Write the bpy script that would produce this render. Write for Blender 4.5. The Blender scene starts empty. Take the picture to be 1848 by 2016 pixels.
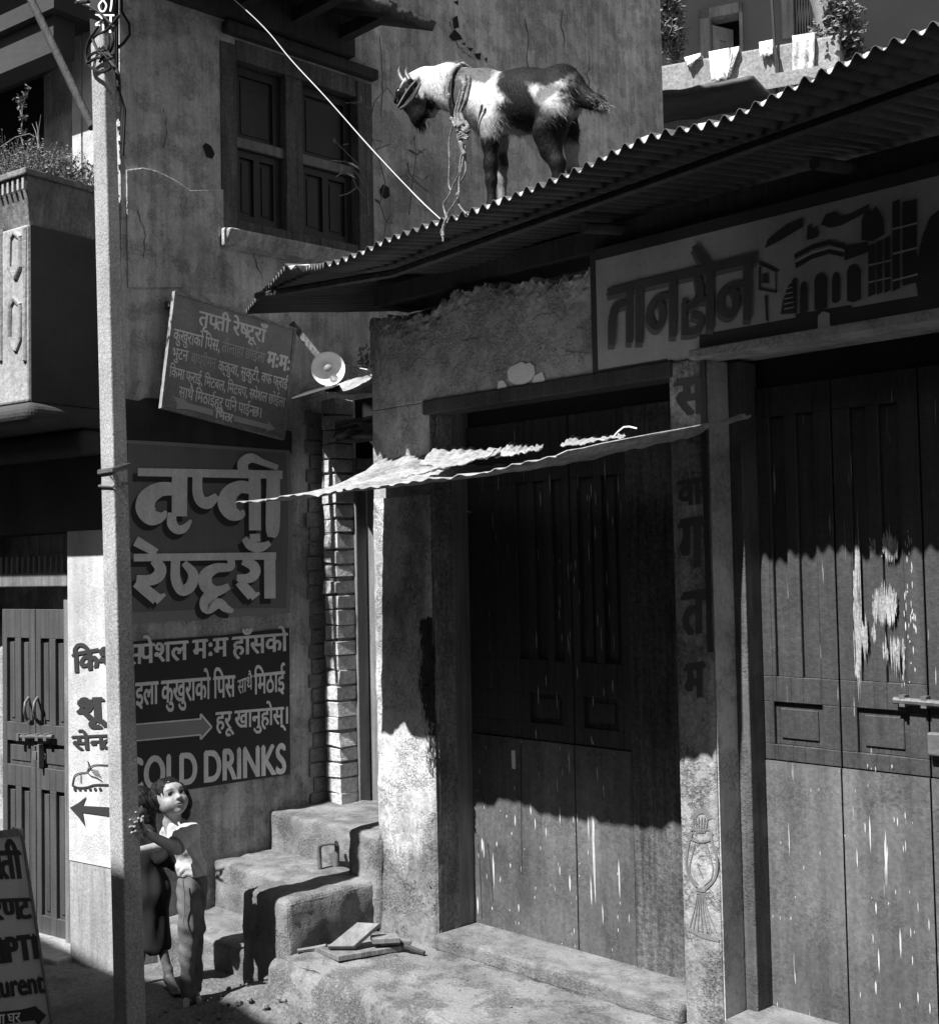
import bpy, bmesh, math, random
import numpy as np
from mathutils import Vector, Matrix, noise as mnoise
R = math.radians
random.seed(7); np.random.seed(7)
SC = bpy.context.scene
COL = SC.collection

# ------------------------------------------------------------------ camera
EYE = 1.85
FPX, CX, CY = 2451.4, 924.0, 1008.0          # focal length and centre, in the units of an 1848 x 2016 frame
PITCH, ROLL = R(2.5), R(1.15)
_f = Vector((0, math.cos(PITCH), math.sin(PITCH)))
_u0 = Vector((0, -math.sin(PITCH), math.cos(PITCH)))
_r0 = Vector((1, 0, 0))
_r = _r0 * math.cos(ROLL) - _u0 * math.sin(ROLL)
_u = _u0 * math.cos(ROLL) + _r0 * math.sin(ROLL)
camd = bpy.data.cameras.new("Camera")
cam = bpy.data.objects.new("Camera", camd)
COL.objects.link(cam)
camd.sensor_fit = 'VERTICAL'
camd.sensor_height = 36.0
camd.lens = FPX / 2016.0 * 36.0
camd.clip_start, camd.clip_end = 0.05, 400
mw = Matrix((_r, _u, -_f)).transposed().to_4x4()
mw.translation = (0, 0, EYE)
cam.matrix_world = mw
SC.camera = cam

# ------------------------------------------------------------------ light
SUN_ELEV = R(54.0)
SUN_SKEW = R(1.6)
UX, UY = 0.694, -0.720                       # along the shop front, towards the right and nearer
u3 = Vector((UX, UY, 0)).normalized()
n3 = Vector((UY, -UX, 0)).normalized()       # out of the shop front, towards the street
hdir = (-n3 * math.cos(SUN_SKEW) + u3 * math.sin(SUN_SKEW))
travel = Vector((hdir.x * math.cos(SUN_ELEV), hdir.y * math.cos(SUN_ELEV), -math.sin(SUN_ELEV)))
sd = bpy.data.lights.new("Sun", 'SUN')
sd.energy = 5.0
sd.angle = R(0.55)
sd.color = (1, 1, 1)
sun = bpy.data.objects.new("Sun", sd)
COL.objects.link(sun)
sun.rotation_mode = 'QUATERNION'
sun.rotation_quaternion = travel.to_track_quat('-Z', 'Y')
sun.location = (-6, -4, 9)
world = bpy.data.worlds.new("World")
SC.world = world
world.use_nodes = True
wn = world.node_tree
for nd in list(wn.nodes): wn.nodes.remove(nd)
sky = wn.nodes.new('ShaderNodeTexSky'); sky.sky_type = 'NISHITA'; sky.sun_disc = False
sky.sun_elevation = SUN_ELEV
sky.sun_rotation = math.atan2(-travel.x, -travel.y)
bwn = wn.nodes.new('ShaderNodeRGBToBW')      # black-and-white photograph: a grey sky
bg = wn.nodes.new('ShaderNodeBackground'); bg.inputs['Strength'].default_value = 0.05
wo = wn.nodes.new('ShaderNodeOutputWorld')
wn.links.new(sky.outputs[0], bwn.inputs[0]); wn.links.new(bwn.outputs[0], bg.inputs['Color']); wn.links.new(bg.outputs[0], wo.inputs['Surface'])
vs = SC.view_settings
SC.display_settings.display_device = 'sRGB'
vs.view_transform = 'Standard'; vs.look = 'None'; vs.exposure = 1.0; vs.gamma = 1.0
try: vs.use_curve_mapping = False
except Exception: pass
SC.render.engine = 'CYCLES'
try:
    SC.cycles.max_bounces = 6; SC.cycles.diffuse_bounces = 3; SC.cycles.use_denoising = True
except Exception: pass

# ------------------------------------------------------------------ pixels, frames
def ray(x, y):
    return (_f + _r * ((x - CX) / FPX) + _u * ((CY - y) / FPX))
CAMP = Vector((0, 0, EYE))
def hit(x, y, P, N):
    d = ray(x, y)
    return CAMP + d * ((P - CAMP).dot(N) / d.dot(N))
def hz(x, y, z):
    return hit(x, y, Vector((0, 0, z)), Vector((0, 0, 1)))
def crop(ox, oy, k):
    "a reader's zoomed crop: (offset in the 1951 px photograph, zoom) -> 1848 px units"
    return lambda x, y: ((ox + x / k) / 1.0557, (oy + y / k) / 1.0557)
class Frame:
    def __init__(s, O, a, b):
        s.O, s.a, s.b = Vector(O), Vector(a).normalized(), Vector(b).normalized()
    def w(s, a, q, z):
        return s.O + s.a * a + s.b * q + Vector((0, 0, z))
    def px(s, x, y, q=0.0):
        p = hit(x, y, s.O + s.b * q, s.b) - s.O
        return p.dot(s.a), p.z
    def pt(s, x, y, q=0.0):
        return hit(x, y, s.O + s.b * q, s.b)
P0 = hz(900, 1852, 0.35); P0.z = 0
F = Frame(P0, u3, n3)                        # shop front
pW = hz(640, 1575, 0.62); pW.z = 0
W = Frame(pW, -n3, u3)                       # side wall of the tall house
pG = hz(170, 1900, 0.0); pG.z = 0
g3 = Vector((0.81, -0.586, 0)).normalized()
G = Frame(pG, g3, Vector((g3.y, -g3.x, 0)))  # front of the left house

# ------------------------------------------------------------------ mesh builder
class MB:
    def __init__(s): s.v = []; s.f = []
    def add(s, vs_, fs_):
        o = len(s.v); s.v.extend([Vector(v) for v in vs_]); s.f.extend([tuple(i + o for i in f) for f in fs_]); return s
    def box(s, fr, a0, a1, q0, q1, z0, z1):
        c = [fr.w(a, q, z) for a in (a0, a1) for q in (q0, q1) for z in (z0, z1)]
        return s.add(c, [(0, 1, 3, 2), (4, 6, 7, 5), (0, 4, 5, 1), (2, 3, 7, 6), (0, 2, 6, 4), (1, 5, 7, 3)])
    def hexa(s, c):
        "8 points: bottom 4 around, top 4 around"
        return s.add(c, [(3, 2, 1, 0), (4, 5, 6, 7), (0, 1, 5, 4), (1, 2, 6, 5), (2, 3, 7, 6), (3, 0, 4, 7)])
    def prism(s, pts, off):
        n = len(pts); pts = [Vector(p) for p in pts]; off = Vector(off)
        s.add(pts + [p + off for p in pts], [tuple(range(n)), tuple(range(2 * n - 1, n - 1, -1))] + [(i, i + n, (i + 1) % n + n, (i + 1) % n) for i in range(n)])
        return s
    def poly(s, pts):
        return s.add(pts, [tuple(range(len(pts)))])
    def tube(s, pts, r, n=6, cap=True):
        pts = [Vector(p) for p in pts]; m = len(pts)
        rs = r if isinstance(r, (list, tuple)) else [r] * m
        vs_ = []; prev = None
        for i, p in enumerate(pts):
            t = (pts[min(i + 1, m - 1)] - pts[max(i - 1, 0)]).normalized()
            if prev is None:
                prev = t.orthogonal().normalized()
            e = (prev - t * prev.dot(t))
            e = e.normalized() if e.length > 1e-6 else t.orthogonal().normalized()
            prev = e; b = t.cross(e)
            for k in range(n):
                a = 2 * math.pi * k / n
                vs_.append(p + (e * math.cos(a) + b * math.sin(a)) * rs[i])
        fs_ = [(i * n + k, i * n + (k + 1) % n, (i + 1) * n + (k + 1) % n, (i + 1) * n + k) for i in range(m - 1) for k in range(n)]
        if cap: fs_ += [tuple(range(n - 1, -1, -1)), tuple((m - 1) * n + k for k in range(n))]
        return s.add(vs_, fs_)
    def grid(s, fn, nu, nv):
        vs_ = [fn(i / nu, j / nv) for i in range(nu + 1) for j in range(nv + 1)]
        return s.add(vs_, [(i * (nv + 1) + j, (i + 1) * (nv + 1) + j, (i + 1) * (nv + 1) + j + 1, i * (nv + 1) + j + 1) for i in range(nu) for j in range(nv)])
    def lathe(s, base, axis, prof, n=20):
        axis = Vector(axis).normalized(); e = axis.orthogonal().normalized(); b = axis.cross(e); base = Vector(base)
        vs_ = [base + axis * h + (e * math.cos(2 * math.pi * k / n) + b * math.sin(2 * math.pi * k / n)) * r for r, h in prof for k in range(n)]
        m = len(prof)
        return s.add(vs_, [(i * n + k, i * n + (k + 1) % n, (i + 1) * n + (k + 1) % n, (i + 1) * n + k) for i in range(m - 1) for k in range(n)])
    def ball(s, c, r, n=10):
        c = Vector(c); rr = r if isinstance(r, (list, tuple)) else (r, r, r); vs_ = []; 
        for i in range(1, n):
            for k in range(2 * n):
                a, b = math.pi * i / n, math.pi * k / n
                vs_.append(c + Vector((rr[0] * math.sin(a) * math.cos(b), rr[1] * math.sin(a) * math.sin(b), rr[2] * math.cos(a))))
        m = 2 * n
        fs_ = [(i * m + k, (i + 1) * m + k, (i + 1) * m + (k + 1) % m, i * m + (k + 1) % m) for i in range(n - 2) for k in range(m)]
        vs_ += [c + Vector((0, 0, rr[2])), c - Vector((0, 0, rr[2]))]; t = len(vs_)
        fs_ += [(t - 2, k, (k + 1) % m) for k in range(m)] + [(t - 1, (n - 2) * m + (k + 1) % m, (n - 2) * m + k) for k in range(m)]
        return s.add(vs_, fs_)

def root_of(o):
    while o.parent is not None: o = o.parent
    return o
def thing(name, label, cat, loc=(0, 0, 0), group=None):
    o = bpy.data.objects.new(name, None); COL.objects.link(o); o.location = loc
    o.empty_display_size = 0.1
    o['label'] = label; o['category'] = cat
    if group: o['group'] = group
    return o
def tag(o, label, cat, group=None):
    o['label'] = label; o['category'] = cat
    if group: o['group'] = group
    return o
def obj(name, mb, mat, parent=None, smooth=None, bevel=0.0, segs=2, loc=None, recalc=True):
    me = bpy.data.meshes.new(name)
    org = Vector((0, 0, 0))
    if parent is not None: org = Vector(root_of(parent).location)
    elif loc is not None: org = Vector(loc)
    elif mb.v:
        lo = Vector([min(v[i] for v in mb.v) for i in range(3)]); hi = Vector([max(v[i] for v in mb.v) for i in range(3)])
        org = Vector(((lo.x + hi.x) / 2, (lo.y + hi.y) / 2, lo.z))
    me.from_pydata([tuple(v - org) for v in mb.v], [], mb.f)
    if recalc:
        bm = bmesh.new(); bm.from_mesh(me); bmesh.ops.recalc_face_normals(bm, faces=bm.faces); bm.to_mesh(me); bm.free()
    me.materials.append(mat)
    if smooth:
        me.polygons.foreach_set('use_smooth', [True] * len(me.polygons))
        if smooth < 180: me.set_sharp_from_angle(angle=R(smooth))
    o = bpy.data.objects.new(name, me); COL.objects.link(o)
    if parent is not None: o.parent = parent
    else: o.location = org
    if bevel:
        b = o.modifiers.new('Bevel', 'BEVEL'); b.width = bevel; b.segments = segs; b.limit_method = 'ANGLE'; b.angle_limit = R(40)
    return o
def structure(name, mb, mat, **k):
    o = obj(name, mb, mat, loc=(0, 0, 0), **k); o['kind'] = 'structure'; return o

# ------------------------------------------------------------------ materials (all grey: the photograph is black and white)
MATS = {}
def M(name, col, rough=0.85, var=0.35, scale=3.0, streak=0.0, sscale=14.0, speck=0.0, specks=60.0, bump=0.25, bscale=40.0,
      stain=0.0, scratch=0.0, swhite=0.6, sthr=0.70, ssc=(70, 70, 5), spec=0.3, metal=0.0, rotdeg=0.0, grad=None, seed=0.0, trans=0.0, bump2=0.0, pit=0.0, splash=None):
    if name in MATS: return MATS[name]
    m = bpy.data.materials.new(name); m.use_nodes = True; nt = m.node_tree; N = nt.nodes; L = nt.links
    bs = N['Principled BSDF']
    bs.inputs['Roughness'].default_value = rough; bs.inputs['Metallic'].default_value = metal
    bs.inputs['Specular IOR Level'].default_value = spec
    if trans: bs.inputs['Transmission Weight'].default_value = trans
    geo = N.new('ShaderNodeNewGeometry')
    base_vec = geo.outputs['Position']
    if seed:
        ad = N.new('ShaderNodeVectorMath'); ad.operation = 'ADD'; ad.inputs[1].default_value = (seed, seed * 1.7, seed * .6); L.new(base_vec, ad.inputs[0]); base_vec = ad.outputs[0]
    def tex(sc, vecscale=(1, 1, 1), detail=6, rg=0.6):
        mp = N.new('ShaderNodeMapping'); mp.inputs['Scale'].default_value = vecscale; L.new(base_vec, mp.inputs['Vector'])
        t = N.new('ShaderNodeTexNoise'); t.inputs['Scale'].default_value = sc; t.inputs['Detail'].default_value = detail; t.inputs['Roughness'].default_value = rg
        L.new(mp.outputs[0], t.inputs['Vector']); return t.outputs['Fac']
    def math_(op, a, b=None, c=None, clamp=False):
        x = N.new('ShaderNodeMath'); x.operation = op; x.use_clamp = clamp
        for i, q in enumerate((a, b, c)):
            if q is None: continue
            if isinstance(q, (int, float)): x.inputs[i].default_value = q
            else: L.new(q, x.inputs[i])
        return x.outputs[0]
    def ramp(v, a, b):
        x = N.new('ShaderNodeMapRange'); x.inputs['From Min'].default_value = a; x.inputs['From Max'].default_value = b; x.clamp = True; L.new(v, x.inputs['Value']); return x.outputs[0]
    k = math_('MULTIPLY_ADD', ramp(tex(scale), 0.25, 0.75), 2 * var, 1 - var)
    if streak:
        t = ramp(tex(sscale, (1, 1, 0.07), 4, 0.7), 0.3, 0.7)
        k = math_('MULTIPLY', k, math_('MULTIPLY_ADD', t, 2 * streak, 1 - streak))
    if speck:
        t = ramp(tex(specks, detail=3, rg=0.7), 0.35, 0.68)
        k = math_('MULTIPLY', k, math_('MULTIPLY_ADD', t, 2 * speck, 1 - speck))
    if stain:
        t = ramp(tex(scale * 0.6, (1, 1, 0.45), 8, 0.72), 0.52, 0.66)
        k = math_('MULTIPLY', k, math_('MULTIPLY_ADD', t, -stain, 1.0))
    ph = None
    if pit:
        ph = math_('MULTIPLY', ramp(tex(7.0, detail=5, rg=.65), .48, .58), ramp(tex(95.0, detail=4, rg=.7), .42, .60))
        k = math_('MULTIPLY', k, math_('MULTIPLY_ADD', ph, -pit, 1.0))
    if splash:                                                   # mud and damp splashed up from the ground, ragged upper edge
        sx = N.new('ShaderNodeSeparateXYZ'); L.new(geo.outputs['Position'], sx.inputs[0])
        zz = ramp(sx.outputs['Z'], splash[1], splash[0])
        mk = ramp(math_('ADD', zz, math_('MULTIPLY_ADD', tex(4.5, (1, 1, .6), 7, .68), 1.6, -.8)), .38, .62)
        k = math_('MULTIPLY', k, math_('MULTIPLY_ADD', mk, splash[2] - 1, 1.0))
    v = math_('MULTIPLY', k, col, clamp=True)
    if scratch:
        t = ramp(tex(1.0, ssc, 2, 0.5), sthr, sthr + 0.03)
        t2 = ramp(tex(5.0, (1, 1, .6), 3, 0.6), 0.45, 0.6)
        t = math_('MULTIPLY', math_('MULTIPLY', t, t2), scratch)
        mx = N.new('ShaderNodeMix'); mx.data_type = 'FLOAT'; L.new(t, mx.inputs[0]); L.new(v, mx.inputs[2]); mx.inputs[3].default_value = swhite; v = mx.outputs[0]
    cb = N.new('ShaderNodeCombineColor'); [L.new(v, cb.inputs[i]) for i in range(3)]
    L.new(cb.outputs[0], bs.inputs['Base Color'])
    if bump:
        b = N.new('ShaderNodeBump'); b.inputs['Strength'].default_value = bump; b.inputs['Distance'].default_value = 0.012
        h = tex(bscale, detail=6, rg=0.65)
        if streak: h = math_('ADD', h, math_('MULTIPLY', tex(sscale * 2.2, (1, 1, 0.05), 3, 0.6), 1.2))
        if bump2: h = math_('ADD', h, math_('MULTIPLY', tex(bscale * .2, detail=5, rg=.6), bump2))
        if ph is not None: h = math_('SUBTRACT', h, math_('MULTIPLY', ph, 1.6))
        L.new(h, b.inputs['Height']); L.new(b.outputs[0], bs.inputs['Normal'])
    MATS[name] = m
    return m
def flat(name, col, rough=0.7, spec=0.3, **k):
    return M(name, col, rough=rough, var=k.pop('var', 0.12), bump=k.pop('bump', 0.08), spec=spec, **k)

# ------------------------------------------------------------------ lettering
_gc = {}
def glyph(body, bold=0.0):
    key = body
    if key in _gc: return _gc[key]
    def mk(s):
        c = bpy.data.curves.new('t', 'FONT'); c.body = s; c.size = 1; c.resolution_u = 5; c.fill_mode = 'FRONT'
        o = bpy.data.objects.new('t', c); COL.objects.link(o)
        me = bpy.data.meshes.new_from_object(o.evaluated_get(bpy.context.evaluated_depsgraph_get()))
        vs_ = [tuple(v.co[:2]) for v in me.vertices]; fs_ = [tuple(p.vertices) for p in me.polygons]
        bpy.data.objects.remove(o); bpy.data.curves.remove(c); bpy.data.meshes.remove(me)
        return vs_, fs_
    v, f = mk(body); v2, _ = mk(body + body)
    adv = max(p[0] for p in v2) - max(p[0] for p in v) if v else 0.3
    _gc[key] = (v, f, adv); return _gc[key]
MARKS = set('\u093e\u0940\u0941\u0942\u0943\u0947\u0948\u094b\u094c\u0902\u0901\u0903\u094d')
def clusters(s):
    out = []
    for ch in s:
        if out and ch in MARKS and ch not in '\u093e\u0940\u094b\u094c\u0903': out[-1] += ch
        else: out.append(ch)
    return out
def layout(s):
    "visual-order string; '~' after a letter drops its right stem (half form). -> list of (verts2d, faces)"
    x = 0.0; isl = []
    cl = clusters(s); i = 0
    while i < len(cl):
        c = cl[i]; half = i + 1 < len(cl) and cl[i + 1] == '~'
        if c == ' ': x += 0.22; i += 1; continue
        if c == '~': i += 1; continue
        v, f, adv = glyph(c)
        if half:
            mx = max(p[0] for p in v); cut = mx - 0.13
            bm = bmesh.new(); vv = [bm.verts.new((p[0], p[1], 0)) for p in v]
            for q in f:
                try: bm.faces.new([vv[k] for k in q])
                except Exception: pass
            bmesh.ops.bisect_plane(bm, geom=bm.verts[:] + bm.edges[:] + bm.faces[:], plane_co=(cut, 0, 0), plane_no=(1, 0, 0), clear_outer=True)
            bm.verts.index_update(); v = [tuple(q.co[:2]) for q in bm.verts]; f = [tuple(k.index for k in q.verts) for q in bm.faces]; bm.free()
            adv = adv - 0.14
        isl.append(([(p[0] + x, p[1]) for p in v], f)); x += adv; i += 1
    return isl, x
_lay = [0]
def letters(mb, fr, s, tl, tr, bl, q, bold=0.02, head=None):
    """string on plane fr at offset q. tl, tr: ends of the head line, bl: foot of the letters under tl (px)"""
    isl, wd = layout(s)
    if not isl: return
    dev = any('\u0900' <= ch <= '\u097f' for ch in s)
    hd = head if head else (0.66 if dev else 0.72)
    T0 = fr.px(*tl, q); T1 = fr.px(*tr, q); B0 = fr.px(*bl, q)
    x0 = min(p[0] for v, f in isl for p in v); x1 = max(p[0] for v, f in isl for p in v)
    for n, (v, f) in enumerate(isl):
        for d in ((0, 0),) + (((bold, 0), (-bold, 0), (0, bold)) if bold else ()):
            _lay[0] = (_lay[0] + 1) % 9
            pts = []
            for px_, py_ in v:
                a = (px_ + d[0] - x0) / (x1 - x0); h = (hd - py_ - d[1]) / hd
                pts.append(fr.w(T0[0] + (T1[0] - T0[0]) * a + (B0[0] - T0[0]) * h, q + 0.00013 * _lay[0], T0[1] + (T1[1] - T0[1]) * a + (B0[1] - T0[1]) * h))
            mb.add(pts, f)
def spline(P, k=6):
    P = [np.array(p, float) for p in P]; out = []
    for i in range(len(P) - 1):
        p0 = P[max(i - 1, 0)]; p1 = P[i]; p2 = P[i + 1]; p3 = P[min(i + 2, len(P) - 1)]
        for t in np.linspace(0, 1, k, endpoint=False):
            out.append(0.5 * ((2 * p1) + (-p0 + p2) * t + (2 * p0 - 5 * p1 + 4 * p2 - p3) * t * t + (-p0 + 3 * p1 - 3 * p2 + p3) * t ** 3))
    out.append(P[-1]); return out
def stroke(mb, fr, cr, pts, q, dx=0, dy=0, curve=True, wk=1.0):
    "painted brush stroke through (x, y, width) points of a crop, on plane fr"
    P = spline(pts, 6) if curve and len(pts) > 2 else [np.array(p, float) for p in pts]
    L_, R_ = [], []
    for i, p in enumerate(P):
        t = P[min(i + 1, len(P) - 1)][:2] - P[max(i - 1, 0)][:2]; t = t / (np.linalg.norm(t) + 1e-9); nn = np.array([-t[1], t[0]]); w = p[2] * wk / 2
        L_.append(p[:2] + nn * w); R_.append(p[:2] - nn * w)
    _lay[0] = (_lay[0] + 1) % 9; qq = q + 0.00013 * _lay[0]
    vv = [fr.pt(*cr(a[0] + dx, a[1] + dy), qq) for a in L_] + [fr.pt(*cr(a[0] + dx, a[1] + dy), qq) for a in R_]
    n = len(L_)
    mb.add(vv, [(i, i + 1, n + i + 1, n + i) for i in range(n - 1)])
def area(mb, fr, cr, pts, q):
    _lay[0] = (_lay[0] + 1) % 9
    mb.poly([fr.pt(*cr(x, y), q + 0.00013 * _lay[0]) for x, y in pts])
def fbm(p, sc=1.0, oc=4):
    return mnoise.fractal(Vector(p) * sc, 0.6, 2.0, oc)
# ------------------------------------------------------------------ reading positions: zoomed crops of the photograph
C1 = crop(0, 0, 2.64); C2 = crop(600, 0, 2.64); C3 = crop(1250, 0, 2.636)
C4 = crop(0, 700, 2.64); C5 = crop(600, 700, 2.64); C6 = crop(1250, 700, 2.636)
D1 = crop(0, 1370, 2.64); D2 = crop(600, 1370, 2.64); D3 = crop(1250, 1370, 2.636)
SG = crop(320, 580, 5.6); GT = crop(770, 100, 3.487); CH = crop(250, 1580, 3.878); MU = crop(1220, 380, 2.528)
ST = crop(400, 1620, 3.3); AB = crop(0, 1380, 2.694); LM = crop(600, 640, 4.2); TL = crop(0, 0, 4.033)
TL2 = crop(0, 480, 3.25); BL = crop(1370, 0, 4.298); FI = crop(1380, 1640, 4.133)
ID = lambda x, y: (x, y)
UD0, ND0 = F.O.dot(u3), F.O.dot(n3)
su = lambda ud: ud - UD0
qn = lambda nd: nd - ND0
# ------------------------------------------------------------------ materials
m_plaster = M('shop_plaster', 0.40, pit=.35, var=0.34, scale=2.2, streak=0.10, sscale=9, speck=0.14, stain=0.35, bump=0.5, bscale=30, bump2=1.5)
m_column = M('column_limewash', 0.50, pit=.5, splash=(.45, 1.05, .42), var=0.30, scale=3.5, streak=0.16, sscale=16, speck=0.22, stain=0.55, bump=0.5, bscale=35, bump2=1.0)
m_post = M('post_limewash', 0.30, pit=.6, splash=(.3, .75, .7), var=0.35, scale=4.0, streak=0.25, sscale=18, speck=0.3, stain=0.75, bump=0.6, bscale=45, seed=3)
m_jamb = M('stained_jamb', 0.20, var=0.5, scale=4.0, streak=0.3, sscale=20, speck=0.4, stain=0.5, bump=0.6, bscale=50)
m_wallW = M('tall_house_plaster', 0.48, pit=.3, var=0.42, scale=1.8, streak=0.26, sscale=22, speck=0.14, stain=0.38, bump=0.55, bscale=22, bump2=1.0)
m_door = M('shutter_wood', 0.05, rough=0.55, var=0.30, scale=2.5, streak=0.25, sscale=24, speck=0.18, scratch=0.75, swhite=0.5, sthr=0.70, ssc=(75, 75, 4), bump=0.35, bscale=30, spec=0.35)
m_sheet = M('shutter_sheet', 0.115, rough=0.5, var=0.42, scale=2.0, streak=0.28, sscale=14, speck=0.2, stain=.4, pit=.3, scratch=0.85, swhite=0.7, sthr=0.715, ssc=(60, 60, 4), bump=0.2, bscale=20, spec=0.4)
m_plank = M('rough_plank', 0.10, var=0.45, scale=4, streak=0.5, sscale=40, speck=0.35, bump=0.9, bscale=40)
m_frame = M('door_frame_wood', 0.17, rough=0.6, var=0.3, scale=3, streak=0.35, sscale=30, bump=0.3)
m_concrete = M('step_concrete', 0.19, var=0.38, scale=6, speck=0.14, specks=130, stain=0.45, bump=0.5, bscale=110, bump2=1.6, pit=.34)
m_floor = M('pavement_cement', 0.17, var=0.48, scale=2.6, pit=.35, speck=0.25, specks=110, stain=0.6, bump=0.6, bscale=35, bump2=2.0)
m_ground = M('street_dirt', 0.14, var=0.4, scale=2.5, speck=0.35, specks=60, bump=0.9, bscale=40, bump2=2.5)
m_tin = M('rusty_tin', 0.05, rough=0.65, var=0.45, scale=4, streak=0.0, speck=0.25, bump=0.15, metal=0.0, spec=0.35)
m_tin2 = M('pale_tin', 0.30, rough=0.7, var=0.40, scale=7, stain=.4, speck=0.32, specks=40, bump=0.5, bscale=30, spec=0.4)
m_crescent = M('bright_crescent', 0.62, var=0.25, scale=20, bump=0.3)
m_beam = M('dark_timber', 0.05, var=0.4, scale=4, streak=0.3, sscale=30, bump=0.5)
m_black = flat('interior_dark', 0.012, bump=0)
m_winwood = M('window_timber', 0.095, rough=0.7, var=0.45, scale=4, streak=0.45, sscale=35, speck=0.25, bump=0.6)
m_winpane = M('window_board', 0.016, rough=0.35, var=0.5, scale=3, streak=0.3, sscale=20, bump=0.2, spec=0.5)
m_brick = M('old_brick', 0.50, var=0.30, scale=9, speck=0.25, specks=50, bump=0.7, bscale=60, bump2=1.0)
m_mortar = M('mortar', 0.20, var=0.3, scale=12, speck=0.3, bump=0.6)
m_white = M('white_wash', 0.52, var=0.16, scale=3, streak=0.10, sscale=14, stain=0.28, pit=.2, bump=0.25)
m_dado = M('dado_plaster', 0.30, var=0.2, scale=3, streak=0.3, sscale=26, speck=0.12, bump=0.4, bscale=40)
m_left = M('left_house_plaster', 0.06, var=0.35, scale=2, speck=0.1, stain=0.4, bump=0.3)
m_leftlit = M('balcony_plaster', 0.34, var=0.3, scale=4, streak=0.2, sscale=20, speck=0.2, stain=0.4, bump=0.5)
m_ldoor = M('varnished_door', 0.075, rough=0.45, var=0.22, scale=3, streak=0.25, sscale=26, bump=0.2, spec=0.4)
m_iron = M('worn_iron', 0.12, rough=0.45, var=0.4, scale=20, bump=0.3, spec=0.5)
m_pole = M('pole_concrete', 0.36, var=0.26, scale=5, speck=0.28, specks=110, stain=0.35, streak=0.08, bump=0.5, bscale=90)
m_panelU = flat('sign_blue_grey', 0.19, var=0.15, streak=0.08)
m_panelL = flat('sign_dark', 0.040, var=0.2)
m_border = flat('sign_border', 0.28, var=0.15)
m_letter = flat('sign_letter', 0.82, var=0.16, scale=5, streak=.08, speck=.08)
m_shadow = flat('sign_letter_shade', 0.045, var=0.2)
m_hang = M("hanging_sign_paint", 0.27, var=0.22, scale=8, speck=0.12, bump=0.1, rough=0.6)
m_hangl = flat("hanging_sign_letter", 0.85, var=0.25)
m_hangf = flat('hanging_sign_faded', 0.52, var=0.35)
m_murbg = M('mural_ground', 0.44, var=0.25, scale=3, streak=0.08, stain=0.25, bump=0.3)
m_murd = flat('mural_dark', 0.055, var=0.35)
m_murm = flat('mural_mid', 0.16, var=0.3)
m_murl = flat('mural_light', 0.5, var=0.2)
m_ink = flat('black_paint', 0.035, var=0.2)
m_ink2 = flat('faded_black_paint', 0.085, var=0.3, scale=5)
m_patch = flat('bare_plaster', 0.72, var=0.2, bump=0.3)

# ------------------------------------------------------------------ ground
def ground_h(x, y):
    h = 0.018 * fbm((x, y, 0), 1.7) + 0.007 * fbm((x, y, 3), 9)
    p = Vector((x, y, 0)); q = (p - F.O).dot(n3); s = (p - F.O).dot(u3)
    h += .112 * math.exp(-(((x + 1.15) / .62) ** 2 + ((y - 5.15) / .62) ** 2) ** 2)      # trodden rise where the children stand
    if s > su(-4.45) and 0.4 < q < 1.4:     # rubble heaped against the raised pavement
        e = max(0.0, 1 - abs(q - 0.62) / 0.42)
        h += e * (0.10 + 0.05 * fbm((x, y, 8), 5)) * min(1, (s - su(-4.45)) / 0.15)
    return h
mb = MB()
mb.grid(lambda a, b: Vector((-9 + 15 * a, -4 + 14.5 * b, ground_h(-9 + 15 * a, -4 + 14.5 * b))), 380, 370)
mb.box(Frame((0, 0, 0), (1, 0, 0), (0, 1, 0)), -45, 45, -45, 60, -0.30, -0.12)
structure('street', mb, m_ground, smooth=180, recalc=False)
# raised pavement in front of the shop
sA = su(-4.21)
mb = MB()
def pav(a, b):
    s = sA + 0.01 + a * 6.0; q = -0.25 + b * 0.92
    z = 0.30 + 0.006 * fbm((s, q, 1), 3) + 0.004 * fbm((s, q, 4), 14)
    qq = 0.57 + 0.03 * fbm((s, 0, 2), 1.3) + 0.015 * fbm((s, 0, 7), 7)
    if b > 0.86:
        t = (b - 0.86) / 0.14; ang = t * math.pi / 2
        q = qq - 0.06 + 0.06 * math.sin(ang) + 0.01 * fbm((s, t, 5), 6); z = z - 0.06 * (1 - math.cos(ang))
        if t > 0.7: z -= (t - 0.7) / 0.3 * 0.33; q += 0.02 * fbm((s, t, 5), 6)
    elif b > 0.8: q = qq - 0.06
    else: q = -0.25 + (qq - 0.06 + 0.25) * b / 0.8
    return F.w(s, q, z)
mb.grid(pav, 260, 44)
structure('pavement', mb, m_floor, smooth=180, recalc=False)

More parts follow.
